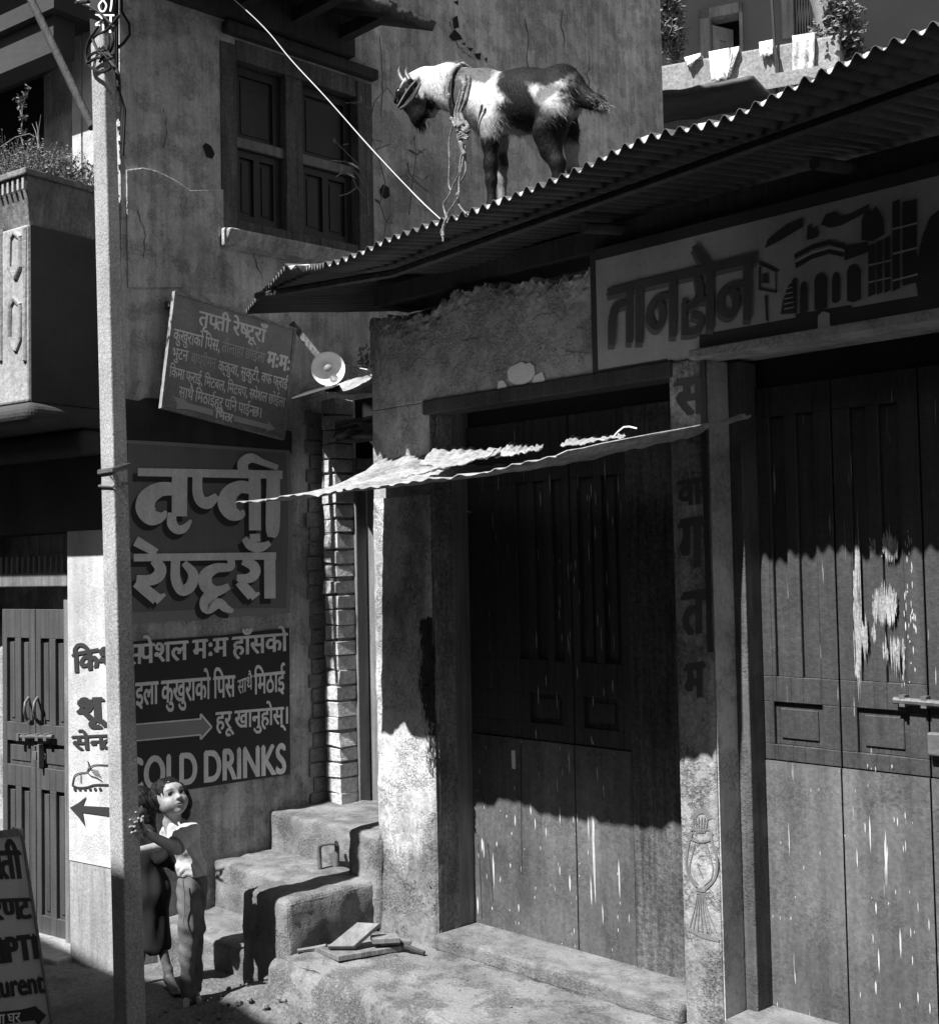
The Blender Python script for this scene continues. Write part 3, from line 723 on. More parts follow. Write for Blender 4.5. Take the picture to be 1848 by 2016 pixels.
for qq in (0.42, -.3, -1.2):
    mb.tube([F.w(sL - .25 + .1 * i, qq, float(np.interp(np.clip(((sL - .25 + .1 * i) - Ea[0, 0]) / (Ea[-1, 0] - Ea[0, 0]), 0, 1), np.linspace(0, 1, 201), zsm)) + (0.65 - qq) * math.tan(R(8)) - .035 - AMP) for i in range(0, 46, 9)], .016, 6)
obj('purlin', mb, m_beam, shop, smooth=60)
mb = MB()
for a in np.arange(sL + 1.4, sR, .9):
    z = zE + .65 * math.tan(R(8)) - .06 - AMP
    mb.tube([F.w(a, .2, z - .2 * math.tan(R(8)) - .02), F.w(a, -1.5, z + 1.5 * math.tan(R(8)) - .02)], .02, 6)
obj('rafter', mb, m_beam, shop, smooth=60)

# ragged tin awning over the left door
a0 = F.px(740, 990, .02)[0]
zat = F.px(1240, 868, 0.0)[1]; 
fr_pts = [(463, 993), (520, 984), (600, 973), (680, 965), (740, 958), (800, 952), (850, 945), (960, 930), (1030, 910), (1100, 896), (1180, 880), (1250, 862), (1330, 842), (1415, 828), (1466, 812)]
fe = []
for x, y in fr_pts:                                              # the sheet narrows towards its right end
    qx = .72
    while qx > .03 and qx > float(np.interp(F.px(x, y, qx)[0], [1.285, 1.31, 1.6], [.72, .05, .03])): qx -= .01
    fe.append(F.px(x, y, qx) + (qx,))
fa = np.array(fe); fa = fa[np.argsort(fa[:, 0])]; sE = fa[-1, 0]; sB = fa[0, 0]
QF = lambda s: float(np.interp(s, fa[:, 0], fa[:, 2]))
#print('awning s', fa[:, 0].round(2), 'z', fa[:, 1].round(2), 'door edge', r0, 'wanted end', r0 - .85 * math.tan(SUN_SKEW))
def awn(i, j):
    s = sB + (sE - sB) * i
    zf = float(np.interp(s, fa[:, 0], fa[:, 1]))
    qf = QF(s) - .05 * max(0, fbm((s, 3, 0), 4))
    q0 = 0.004
    q = q0 + (qf - q0) * j
    zb_ = zf + QF(s) * math.tan(R(9)) + .085 * (1 - j) ** 2 * float(np.interp(s, [sL - .1, sL, sC, sC + .2], [0, 1, 1, 0]))
    zz = zb_ + (zf - zb_) * j + .0028 * math.cos(2 * math.pi * s / .075) + .020 * fbm((s, q, 0), 3.2) * (1 - j * .6) + .008 * fbm((s, 1, 4), 6) * j ** 3 - .010 * math.sin(j * math.pi)
    return F.w(s + .012 * fbm((s, q, 9), 6) * j + .07 * (1 - j) * max(0, 1 - i * 7), q, zz)
aw = obj('awning', MB().grid(awn, 150, 14), m_tin2, shop, smooth=180, recalc=False)
sdm = aw.modifiers.new('Solidify', 'SOLIDIFY'); sdm.thickness = 0.004; sdm.offset = 0
def flap(P, q0, q1, zoff, k=26):
    "torn loose sheet lying on the awning: P top row px, bottom row px"
    T, B = P; n = len(T)
    def fn(i, j):
        x = i * (n - 1); a = int(min(x, n - 2)); f_ = x - a
        tx = [T[a][c] * (1 - f_) + T[a + 1][c] * f_ for c in (0, 1)]; bx = [B[a][c] * (1 - f_) + B[a + 1][c] * f_ for c in (0, 1)]
        pt, pb = F.pt(*C5(*tx), q0), F.pt(*C5(*bx), q1)
        return pt.lerp(pb, j) + Vector((0, 0, zoff + .008 * fbm((i * 4, j * 2, q0), 1.5) + .0025 * fbm((i * 22, j * 6, q0), 1) + .0045 * (1 - .8 * j) * math.cos(i * 44)))
    o = obj('loose_sheet', MB().grid(fn, k * 2, 8), m_tin2, aw, smooth=180, recalc=False)
    s_ = o.modifiers.new('Solidify', 'SOLIDIFY'); s_.thickness = .004; s_.offset = 0
flap(([(815, 608), (900, 612), (980, 615), (1070, 620), (1170, 622)], [(715, 705), (820, 716), (920, 695), (1010, 672), (1150, 650)]), .10, .40, .004)
flap(([(1220, 590), (1290, 600), (1400, 606)], [(1130, 668), (1260, 650), (1380, 625)]), .08, .34, .004)
flap(([(1560, 556), (1640, 560), (1780, 550), (1840, 545)], [(1490, 606), (1600, 596), (1740, 570), (1846, 556)]), .06, .30, .004)
flap(([(770, 745), (900, 720), (1010, 690), (1140, 655)], [(615, 806), (770, 775), (930, 735), (1100, 690)]), .45, .60, .02)

mb = MB().tube([F.pt(*C5(*p), .5) for p in ((842, 800), (862, 835), (880, 862), (905, 880), (930, 905), (958, 940), (975, 962), (985, 958), (998, 962))], .0028, 5)
tag(obj('wire', mb, m_iron, smooth=60), 'short bent wire dangling under the front edge of the tin awning', 'wire')
mb = MB().tube([F.pt(*C6(*p), .3) for p in ((60, 552), (90, 518), (120, 494), (150, 492), (192, 502))], .0028, 5)
tag(obj('wire', mb, m_patch, smooth=60), 'thin kinked wire sticking up from the awning near the lettered post', 'wire')

# ------------------------------------------------------------------ concrete steps up to the passage
steps = thing('concrete_steps', 'worn rounded concrete steps with low side blocks climbing to the brick doorway', 'steps', F.w(su(-4.8), .2, 0))
def rblock(name, s0, s1, q0, q1, z0, z1, bv=.03):
    n = lambda a, b: max(2, int(abs(b - a) / .035))
    bm = bmesh.new(); bmesh.ops.create_cube(bm, size=1)
    bmesh.ops.bevel(bm, geom=bm.edges[:], offset=0.001, segments=1) if False else None
    mb = MB(); mb.box(F, s0, s1, q0, q1, z0, z1)
    bm.free()
    o = obj(name, mb, m_concrete, steps, bevel=bv, segs=4)
    ss = o.modifiers.new('Sub', 'SUBSURF'); ss.subdivision_type = 'SIMPLE'; ss.levels = ss.render_levels = 4
    tx = bpy.data.textures.get('lumps') or bpy.data.textures.new('lumps', 'CLOUDS'); tx.noise_scale = .12; tx.noise_depth = 4
    dp = o.modifiers.new('Disp', 'DISPLACE'); dp.texture = tx; dp.strength = .030; dp.texture_coords = 'LOCAL'; dp.mid_level = .5
    t2 = bpy.data.textures.get('grit') or bpy.data.textures.new('grit', 'CLOUDS'); t2.noise_scale = .03; t2.noise_depth = 3
    d2 = o.modifiers.new('Grit', 'DISPLACE'); d2.texture = t2; d2.strength = .005; d2.texture_coords = 'LOCAL'
    for p in o.data.polygons: p.use_smooth = True
    return o
sW = su(-5.36)
rblock('step', sW, su(-4.56), -.3, qn(-3.05), -.05, .21, .02)
rblock('step', sW, su(-4.57), -.6, qn(-3.37), -.05, .43, .02)
rblock('step', sW, su(-4.20), -1.2, qn(-3.705), -.05, .62, .02)
rblock('side_block', su(-4.52), su(-4.19), -.06, qn(-2.97), -.05, .515)
rblock('side_block', su(-4.37), su(-4.13) - .02, -.7, qn(-3.42), .3, .715)
hoop = MB(); qh = qn(-3.62)
hoop.tube([F.pt(*ST(x, y), qh) for x, y in ((876, 640), (872, 560), (868, 480), (876, 452), (900, 442), (940, 436), (985, 434))], .011, 8)
hoop.tube([F.pt(*ST(x, y), qh - .03) for x, y in ((985, 434), (992, 470), (990, 540), (985, 612))], [.011, .012, .014, .016], 8)
tag(obj('iron_hoop', hoop, m_iron, smooth=60), 'bent iron rod set in the middle concrete step', 'iron hoop')

# planks lying on the pavement by the steps
def plank(name, P, z0, z1, th, label):
    "P: 4 px corners of the top face; z of the two ends"
    pts = [hz(*ST(*p), z) for p, z in zip(P, z1)]
    nrm = (pts[1] - pts[0]).cross(pts[3] - pts[0]).normalized()
    if nrm.z < 0: nrm = -nrm
    mb = MB().prism(pts, -nrm * th)
    o = obj(name, mb, m_frame if 'broken' not in label else m_beam, bevel=.003); tag(o, label, 'plank', 'boards by the steps'); return o
plank('wooden_plank', [(835, 1145), (1000, 1212), (1440, 1140), (1290, 1085)], 0, (.325, .325, .325, .325), .022, 'flat wooden board lying lowest in the pile on the pavement')
plank('wooden_plank', [(925, 1145), (1105, 1145), (1285, 985), (1130, 978)], 0, (.345, .345, .42, .42), .028, 'wide wooden board leaning tilted on top of the pile')
plank('wooden_plank', [(1220, 1065), (1235, 1095), (1425, 1085), (1395, 1050)], 0, (.365, .365, .365, .365), .022, 'short thick wooden offcut beside the column, at the right of the pile')
plank('wooden_plank', [(1270, 1098), (1285, 1118), (1505, 1105), (1490, 1090)], 0, (.342, .342, .342, .342), .016, 'thin wooden strip under the short offcut by the column')
mb = MB().tube([hz(*ST(1380, 1110), .33), hz(*ST(1480, 1150), .325), hz(*ST(1590, 1190), .312)], [.010, .011, .009], 6)
tag(obj('stick', mb, m_beam, smooth=50), 'dark broken stick poking out of the board pile towards the door', 'stick')
mb = MB().tube([hz(*ST(720, 1175), .312), hz(*ST(830, 1158), .315), hz(*ST(920, 1140), .33)], .009, 6)
tag(obj('stick', mb, m_frame, smooth=50), 'pale thin stick lying at the left of the board pile', 'stick')
# ------------------------------------------------------------------ the tall plastered house behind (side wall W)
tall = thing('tall_house', 'tall grey plastered house with dark wooden window and painted restaurant signs', 'house', W.w(-.4, -.1, 0))
wa0 = avg(W.px(236, 700)[0], W.px(250, 1300)[0]); wa1 = W.px(1302, 120)[0]
win0, win1 = W.px(441, 270)[0], W.px(722, 300)[0]
wz0, wz1 = avg(W.px(441, 457)[1], W.px(722, 492)[1]), avg(W.px(441, 97)[1], W.px(722, 160)[1])
#print('W', wa0, wa1, 'window', win0, win1, wz0, wz1)
mb = MB()
cells(mb, W, [wa0, win0, win1, wa1], [-.2, wz0, wz1, 6.2], lambda a, z: None if win0 < a < win1 and wz0 < z < wz1 else 0.0, -.28)
mb.box(W, wa0, wa0 + .28, -5, -.28, -.2, 6.2)
mb.box(W, wa1 - .28, wa1, -5, -.28, -.2, 6.2)
obj('wall', mb, m_wallW, tall)
mb = MB()
for P in ([(1345, 1300), (1400, 1420), (1440, 1540)], [(1225, 1262), (1120, 1410), (1005, 1580)], [(1690, 1395), (1730, 1370), (1800, 1360)], [(760, 1150), (800, 1300), (790, 1420)], [(900, 600), (915, 700), (905, 820)], [(1690, 560), (1700, 700)]): crack(mb, W, C1, P, .014 if P[0][0] < 1100 else .004, 5)
for P in ([(500, 180), (520, 420), (505, 640)], [(880, 120), (930, 260), (1010, 320)], [(1300, 100), (1310, 330), (1290, 500)], [(650, 900), (700, 1010), (780, 1060)], [(1500, 50), (1510, 260)], [(1650, 300), (1640, 480), (1660, 640)]): crack(mb, W, C2, P, .004, 4)
obj('crack', mb, m_left, tall)['kind'] = 'stuff'
mb = MB(); rnd = random.Random(13); aB0, aB1 = W.px(607, 1200)[0], W.px(633, 1200)[0] + .02; z = .60; row = 0
while z < W.px(620, 830)[1]:                                     # the brickwork turns the corner on to this wall
    x = aB0 + rnd.uniform(-.02, .02)
    while x < aB1:
        x2 = min(aB1, x + .16 + .05 * rnd.random()) if row % 2 else min(aB1, x + .09 + .05 * rnd.random())
        f_ = .012 + rnd.uniform(-.004, .004); mb.hexa([W.w(x + .003, 0, z), W.w(x2 - .003, 0, z), W.w(x2 - .003, f_, z), W.w(x + .003, f_, z), W.w(x + .003, 0, z + .068), W.w(x2 - .003, 0, z + .068), W.w(x2 - .003, f_, z + .068), W.w(x + .003, f_, z + .068)]); x = x2
    z += .078; row += 1
obj('brickwork', mb, m_mortar, tall, bevel=.004)
mb = MB()                                                        # thicker render on the left part, with its slanting lower edge
P = [C1(690, 935), C1(780, 922), C1(860, 940), C1(960, 990), C1(1040, 1045), C1(1225, 1040), C1(1225, 1262), C1(1005, 1580), C1(700, 1580)]
pp = [W.pt(*p, 0.002) for p in P]
mb.prism(pp, W.b * .010)
obj('plaster_patch', mb, m_wallW, tall, bevel=.004)
mb = MB()
for P in ([(1113, 800), (1130, 783), (1160, 800), (1180, 845), (1165, 872), (1135, 860)],): area(mb, W, C1, P, .004)
for P in ([(500, 1040), (520, 1010), (552, 1030), (555, 1075), (530, 1092), (505, 1075)], [(880, 200), (910, 160), (940, 190), (955, 215), (900, 225)], [(900, 100), (925, 85), (935, 150), (905, 160)],
          [(950, 235), (970, 235), (965, 250)], [(1020, 295), (1055, 290), (1050, 330), (1030, 320)], [(980, 260), (1010, 265), (1000, 285)], [(905, 10), (930, 0), (930, 30)], [(1075, 320), (1090, 315), (1085, 345)]): area(mb, W, C2, P, .004)
obj('wall_hole', mb, m_black, tall)
# the window
fw = .075
wn_ = thing_w = obj('window', MB().box(W, win0, win1, -.26, -.22, wz0, wz1), m_black, tall)
mb = MB()
mb.box(W, win0 - .02, win0 + fw, -.2, .012, wz0, wz1); mb.box(W, win1 - fw, win1 + .03, -.2, .02, wz0 - .02, wz1 + .02)
mb.box(W, win0 + fw, win1 - fw, -.2, .010, wz1 - fw, wz1 + .03); mb.box(W, win0 + fw, win1 - fw, -.2, .010, wz0 - .02, wz0 + fw * .6)
wm = W.px(580, 300)[0]; mb.box(W, wm - .055, wm + .055, -.2, .004, wz0 + fw * .6, wz1 - fw)
obj('frame', mb, m_winwood, wn_, bevel=.006)
zr = avg(W.px(445, 280)[1], W.px(552, 292)[1])
for b0, b1 in ((win0 + fw, wm - .055), (wm + .055, win1 - fw)):
    L_ = b1 - b0; z0_, z1_ = wz0 + fw * .6, wz1 - fw
    pans = [(b0 + .05, b1 - .05, zr + .05, z1_ - .05), (b0 + .05, b0 + L_ / 2 - .02, z0_ + .05, zr - .06), (b0 + L_ / 2 + .02, b1 - .05, z0_ + .05, zr - .06)]
    sh = obj('shutter', panelled(W, b0, b1, z0_, z1_, -.05, pans, sink=.02), m_winpane, wn_)
    mb = MB(); mb.box(W, b0, b1, -.05, -.022, zr - .02, zr + .035); obj('rail', mb, m_frame, sh, bevel=.006)
mb = MB(); 
mb.hexa([W.w(win0 - .03, 0, wz0 - .12), W.w(win1 + .10, 0, wz0 - .12), W.w(win1 + .10, .05, wz0 - .10), W.w(win0 - .03, .05, wz0 - .10), W.w(win0 - .03, 0, wz0 - .01), W.w(win1 + .10, 0, wz0 - .01), W.w(win1 + .10, .10, wz0 - .03), W.w(win0 - .03, .10, wz0 - .03)])
obj('sill', mb, m_wallW, tall, bevel=.012)
mb = MB(); mb.box(W, win0 - .01, win1 + .05, 0.0, .06, wz1 + .04, wz1 + .10); obj('window_head', mb, m_beam, tall, bevel=.01)
# tiled eave over the window
ez = avg(W.px(840, 55, .55)[1], W.px(820, 40, .55)[1]); ea1 = W.px(842, 52, .55)[0]
mb = MB()
def eav(i, j):
    a = wa0 - .2 + (ea1 - wa0 + .2) * i
    q = .62 - .75 * j; z = ez + .30 * j + .006 * math.cos(a * 2 * math.pi / .16) + .008 * fbm((a, q, 0), 8) * (1 - j)
    return W.w(a, q + .015 * fbm((a, 1, 0), 9) * (1 - j), z)
mb.grid(eav, 160, 8)
o = obj('eave', mb, m_tin, tall, smooth=180, recalc=False); s_ = o.modifiers.new('S', 'SOLIDIFY'); s_.thickness = .05; s_.offset = -1
mb = MB()
for a in np.arange(wa0, ea1 - .1, .32): mb.box(W, a, a + .06, 0.0, .5, ez + .02, ez + .09)
mb.box(W, wa0 - .2, ea1 - .12, .0, .08, ez - .05, ez + .16)
obj('rafter', mb, m_beam, tall)
# painted signs on the lower wall
def panel(cr, P, q0, q1, mat, name, parent):
    pts = [W.pt(*cr(*p), q0) for p in P]; return obj(name, MB().prism(pts, W.b * (q1 - q0)), mat, parent)
obj('dark_band', MB().prism([W.pt(*C4(x, y), .0008) for x, y in ((690, 340), (760, 352), (800, 335), (930, 345), (1000, 400), (1600, 520), (1600, 640), (1000, 600), (690, 580))], W.b * .003), M('sign_undercoat', .05, var=.4, streak=.2), tall)
ps_ = panel(C4, [(700, 580), (1000, 600), (1590, 632), (1600, 1100), (1590, 1495), (1200, 1520), (700, 1575)], .001, .006, m_panelU, 'painted_sign', tall)
mb = MB()
for P in ([(690, 575, 18), (1000, 592, 20), (1590, 632, 16)], [(690, 1545, 60), (1200, 1518, 50), (1592, 1500, 26)], [(1580, 632, 22), (1592, 1000, 22), (1582, 1490, 22)]): stroke(mb, W, C4, P, .0065)
obj('border', mb, m_border, ps_)
big = [[(757, 742, 44), (1550, 757, 46)], [(955, 835, 70), (880, 838, 80), (815, 880, 100), (798, 940, 106), (835, 990, 92), (890, 985, 50), (912, 955, 14)],
       [(987, 750, 85), (985, 985, 84)], [(945, 965, 45), (945, 1025, 55), (975, 1058, 50), (1015, 1048, 42), (1050, 1005, 14)], [(1085, 760, 54), (1085, 850, 56), (1105, 900, 62), (1145, 910, 66), (1192, 870, 34)],
       [(1398, 760, 66), (1400, 1062, 66)], [(1375, 830, 66), (1315, 825, 72), (1262, 860, 92), (1245, 915, 100), (1275, 968, 82), (1322, 975, 50), (1335, 950, 14)],
       [(1500, 740, 72), (1497, 1030, 78), (1490, 1100, 44)], [(1335, 735, 58), (1335, 690, 58), (1380, 665, 52), (1440, 688, 36), (1525, 718, 30)],
       [(735, 1212, 42), (1515, 1202, 40)], [(745, 1120, 58), (860, 1185, 44)], [(845, 1225, 50), (880, 1268, 64), (870, 1310, 66), (825, 1335, 60), (750, 1330, 46)], [(745, 1350, 50), (800, 1390, 62), (862, 1440, 66)], [(850, 1448, 50), (908, 1412, 16)],
       [(965, 1215, 50), (965, 1330, 54), (1000, 1392, 58), (1048, 1365, 60), (1060, 1300, 56), (1010, 1240, 34)],
       [(1265, 1215, 40), (1265, 1262, 44), (1185, 1270, 54), (1130, 1310, 72), (1135, 1370, 72), (1190, 1396, 56), (1258, 1368, 34)], [(1175, 1400, 66), (1132, 1450, 70), (1140, 1492, 60), (1200, 1462, 56), (1240, 1490, 44), (1280, 1505, 22)],
       [(1330, 1232, 36), (1388, 1255, 58), (1400, 1295, 58), (1365, 1325, 54), (1300, 1322, 38)], [(1310, 1345, 46), (1355, 1390, 58), (1385, 1425, 56)], [(1375, 1430, 40), (1425, 1405, 14)], [(1480, 1200, 62), (1482, 1436, 62)],
       [(1340, 1105, 30), (1375, 1145, 52), (1430, 1155, 52), (1482, 1130, 26)], [(1372, 1104, 44), (1428, 1102, 44)]]
mb = MB()
for st in big: stroke(mb, W, C4, st, .0066, -26, 30)
obj('letter_shade', mb, m_shadow, ps_)
mb = MB()
for st in big: stroke(mb, W, C4, st, .0112)
obj('lettering', mb, m_letter, ps_)
pl_ = panel(D1, [(690, -95), (1200, -130), (1585, -172), (1590, 630), (1200, 690), (690, 765)], .001, .006, m_panelL, 'painted_sign', tall)
mb = MB()
letters(mb, W, '\u0938~\u092a\u0947\u0936\u0932 \u092e\u0903\u092e \u0939\u093e\u0901\u0938\u0915\u094b', D1(715, -1680 + 1700), (D1(0, 0)[0] + (D1(1578, 0)[0] - D1(0, 0)[0]), D1(0, -48)[1]), D1(718, 118), .007, bold=.035) if False else None
def wl(s, x0, y0, x1, y1, h, cr=C4, b=.03): letters(mb, W, s, cr(x0, y0), cr(x1, y1), cr(x0, y0 + h), .007, bold=b)
wl('\u0938~\u092a\u0947\u0936\u0932 \u092e\u0903\u092e \u0939\u093e\u0901\u0938\u0915\u094b', 690, 1690, 1578, 1622, 112)
wl('\u0907\u0932\u093e \u0915\u0941\u0916\u0941\u0930\u093e\u0915\u094b \u093f\u092a\u0938', 745, 128, 1290, 85, 128, D1)
wl('\u0938\u093e\u0925\u0948', 1305, 115, 1385, 85, 80, D1, .015)
wl('\u093f\u092e\u0920\u093e\u0908', 1395, 80, 1562, 62, 115, D1)
wl('\u0939\u0930\u0942 \u0916\u093e\u0928\u0941\u0939\u094b\u0938\u094d\u0964', 1185, 290, 1578, 258, 100, D1)
wl('COLD DRINKS', 690, 545, 1565, 460, 185, D1, .04)
obj('lettering', mb, m_letter, pl_)
mb = MB()
for P in ([(700, 362, 8), (1102, 328, 8)], [(1102, 300, 10), (1162, 372, 10)], [(1162, 372, 10), (1102, 440, 10)], [(1102, 440, 10), (1102, 415, 10)], [(1102, 302, 10), (1102, 330, 10)], [(700, 452, 8), (1102, 415, 8)]): stroke(mb, W, D1, P, .0072)
obj('arrow_outline', mb, m_letter, pl_)
mb = MB(); area(mb, W, D1, [(700, 366), (1100, 332), (1104, 308), (1155, 372), (1104, 432), (1100, 412), (700, 447)], .0065); obj('arrow', mb, m_border, pl_)
# cables and a broken drain hugging the corner
mb = MB(); q = .03
mb.tube([W.pt(*TL(x, y), q) for x, y in ((985, -60), (985, 300), (985, 600), (1000, 760), (1035, 900), (1030, 1000), (1020, 1200))], .008, 6)
mb.tube([W.pt(*TL(x, y), q + .01) for x, y in ((960, -60), (965, 330), (960, 560), (975, 700), (1020, 850), (1050, 920), (1045, 1040), (1030, 1300))], .007, 6)
mb.tube([W.pt(*TL(x, y), q) for x, y in ((1020, -40), (1025, 100), (1085, 200), (1090, 290), (1040, 360), (990, 400))], .007, 6)
obj('cable', mb, m_black, tall, smooth=60)
mb = MB()
for k in range(16):
    y = 830 + k * 40; x = 1015 + 6 * math.sin(k * 1.7) + k; r_ = 26 + 10 * math.sin(k * 2.3)
    area(mb, W, TL, [(x - r_, y - 8), (x + r_ * .6, y - 22), (x + r_, y + 18), (x, y + 30), (x - r_ * .8, y + 26)], .006 + .004 * (k % 3))
obj('chipped_corner', mb, m_border, tall)

# ------------------------------------------------------------------ brick pier, lintel and doorway at the head of the steps
qN = qn(-4.05)
PN = Frame(F.w(0, qN, 0), u3, n3)
porch = thing('brick_doorway', 'worn brick pier with concrete lintel and plain wooden door at head of steps', 'doorway', PN.w(su(-4.8), 0, .6))
b0 = su(-5.33); b1 = PN.px(*C5(268, 1400))[0]; dq = .13
zp1 = PN.px(650, 800)[1]
mb = MB(); rnd = random.Random(9); z = .60; row = 0
bh = (PN.px(650, 1000)[1] - PN.px(650, 1300)[1]) / (300 / (83 / 2.787))
while z < zp1:
    x = b0 + (0 if row % 2 else -.06)
    while x < b1 - .005:
        x2 = min(x + .135 + .03 * rnd.random(), b1)
        if b1 - x2 < .05: x2 = b1
        j = [rnd.uniform(-.009, .009) for _ in range(6)]
        c = [(max(x, b0), x2)]
        qf = rnd.uniform(-.006, .007)
        mb.hexa([PN.w(max(x, b0) + .004, -dq, z + j[0]), PN.w(x2 - .003, -dq, z + j[1]), PN.w(x2 - .003 + j[2], qf, z + j[1]), PN.w(max(x, b0) + .004, qf + j[3], z + j[0]),
                 PN.w(max(x, b0) + .004, -dq, z + bh * .86), PN.w(x2 - .003, -dq, z + bh * .86), PN.w(x2 - .003 + j[4], qf, z + bh * .86 + j[5]), PN.w(max(x, b0) + .004, qf, z + bh * .86)])
        x = x2
    z += bh; row += 1
obj('brick_pier', mb, m_brick, porch, bevel=.0035)
mb = MB(); mb.box(PN, b0, b1 - .012, -dq, -.012, .6, zp1 + .02); obj('mortar', mb, m_mortar, porch)
p0, p1 = PN.px(*C5(328, 1400), -dq)[0], PN.px(*C5(384, 1400), -dq)[0]
zl0, zl1 = PN.px(*C5(380, 560), .0)[1], PN.px(*C5(380, 450), .0)[1]
mb = MB(); mb.box(PN, p0, p1, -dq - .06, -dq + .012, .6, zl0 - .08); mb.box(PN, p1, su(-4.05), -dq - .06, -dq, zl0 - .14, zl0 - .09); obj('door_frame', mb, m_frame, porch, bevel=.005)
mb = MB(); mb.box(PN, p1, su(-4.1), -dq - .10, -dq - .07, .6, zl0 - .08)
for a in np.arange(p1 + .05, su(-4.1), .14): mb.box(PN, a, a + .12, -dq - .07, -dq - .062, .64, zl0 - .12)
obj('door', mb, m_frame, porch)
mb = MB(); mb.grid(lambda i, j: PN.w(PN.px(*C5(270, 500))[0] + 1.0 * i, .02 + .03 * fbm((i * 3, j * 3, 1), 2), zl0 + (zl1 - zl0) * j + .012 * fbm((i * 9, j, 2), 1)), 24, 10)
mb.box(PN, PN.px(*C5(270, 500))[0], su(-4.0), -dq, .0, zl0, zl1)
obj('lintel', mb, m_concrete, porch, bevel=.01)
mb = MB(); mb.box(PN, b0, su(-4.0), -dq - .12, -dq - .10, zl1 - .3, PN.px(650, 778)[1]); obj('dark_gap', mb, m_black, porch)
mb = MB()
def canopy(i, j):
    x = 200 + i * 330; yt = 275 - 70 * min(1, i * 1.2) + 6 * fbm((i * 5, 0, 0), 1); yb = 310 - 10 * i + 12 * math.sin(i * 3) + 6 * fbm((i * 9, 2, 0), 1)
    T = PN.pt(*C5(x, yt), .05); B = PN.pt(*C5(x, yb), .42)
    return T.lerp(B, j) + Vector((0, 0, .004 * fbm((i * 6, j * 5, 3), 2) - .015 * math.sin(math.pi * j)))
mb.grid(canopy, 30, 10)
o = obj('canopy_sheet', mb, m_tin2, porch, smooth=180, recalc=False); s_ = o.modifiers.new('S', 'SOLIDIFY'); s_.thickness = .006
mb = MB()
def canopy2(i, j):
    x = 20 + i * 260; yt = 275 + 60 * (1 - i) ** 2; yb = 345 - 75 * i
    T = PN.pt(*C5(x, yt - 10 * j), .0); B = PN.pt(*C5(x, yb), .34)
    return T.lerp(B, j)
mb.grid(canopy2, 14, 4)
o = obj('canopy_sheet', mb, m_tin, porch, smooth=180, recalc=False); s_ = o.modifiers.new('S', 'SOLIDIFY'); s_.thickness = .006

# ------------------------------------------------------------------ lamp on its wooden arm
lq = .30
lc = W.pt(*LM(345, 530), lq); lp = thing('wall_lamp', 'round white enamel lamp with bare bulb on a wooden arm beside hanging sign', 'lamp', lc)
rad = 143 / 4.2 / 1.0557 / FPX * (lc - CAMP).length
ax = (CAMP - lc).normalized() * 1.0 + Vector((-.06, 0, .02)); ax.normalize()
m_enam = M('lamp_enamel', .78, rough=.4, var=.06, bump=0)
mb = MB().lathe(lc, ax, [(rad * .22, -rad * .62), (rad * .34, -rad * .60), (rad * .62, -rad * .42), (rad * .84, -rad * .2), (rad, 0), (rad * 1.02, .004), (rad * .98, .002), (rad * .8, -rad * .2), (rad * .58, -rad * .38), (rad * .3, -rad * .52), (0.001, -rad * .55)], 40)
obj('shade', mb, m_enam, lp, smooth=60)
m_glass = M('bulb_glass', .85, rough=.08, var=0, bump=0, spec=.5, trans=.75)
bc = lc - ax * rad * .05
obj('bulb', MB().ball(bc, rad * .27, 12), m_glass, lp, smooth=180)
obj('socket', MB().lathe(lc - ax * rad * .54, ax, [(rad * .16, 0), (rad * .16, rad * .3), (rad * .1, rad * .34), (.0005, rad * .36)], 16), m_iron, lp, smooth=50)
armA = W.pt(*LM(28, 135), .04); armB = lc - ax * rad * .6
mb = MB(); t_ = (armB - armA).normalized(); e_ = t_.cross(ax).normalized() * .017; f_ = t_.cross(e_).normalized() * .012
B_ = armA.lerp(armB, 1.0)
mb.hexa([armA - e_ - f_, armA + e_ - f_, armA + e_ + f_, armA - e_ + f_, B_ - e_ - f_, B_ + e_ - f_, B_ + e_ + f_, B_ - e_ + f_])
obj('arm', mb, m_winwood, lp, bevel=.004)
mb = MB().tube([lc + (W.pt(*LM(488, 497), lq) - lc), W.pt(*LM(600, 522), lq - .1), PN.pt(*LM(735, 548), .25)], .0035, 5)
tag(obj('wire', mb, m_white, smooth=60), 'thin white wire running from the round lamp to the shop corner', 'wire')

# ------------------------------------------------------------------ tilted hanging sign
hq0, hq1 = .10, .125
hs = [W.pt(*SG(*p), hq1) for p in ((240, 138), (1655, 575), (1515, 1872), (80, 1500))]
hang = thing('hanging_sign', 'tilted grey hand-painted menu board with rows of letters and a double arrow', 'sign', hs[3])
board = obj('board', MB().prism(hs, -W.b * .02), m_hang, hang)
mb = MB(); 
for i in range(4):
    a, b = hs[i], hs[(i + 1) % 4]; c = sum(hs, Vector()) / 4
    ia = a + (c - a).normalized() * .02; ib = b + (c - b).normalized() * .02
    mb.prism([a, b, ib, ia], W.b * .006)
obj('border', mb, M('hanging_sign_edge', .27, var=.35, scale=12, speck=.3), hang)
mb = MB()
def hl(s, x0, y0, x1, y1, h, b=.03): letters(mb, W, s, SG(x0, y0), SG(x1, y1), SG(x0 - h * .12, y0 + h), hq1 + .002, bold=b)
hl('\u0924\u0943\u092a~\u0924\u0940 \u0930\u0947\u0937~\u091f\u0942\u0930\u093e\u0901', 535, 365, 1320, 590, 165, .03)
hl('\u0915\u0941\u0916\u0941\u0930\u093e\u0915\u094b \u093f\u092a\u0938,', 240, 570, 775, 710, 140, .02)
hl('\u092e\u0903\u092e\u0903', 1330, 840, 1590, 910, 175, .05)
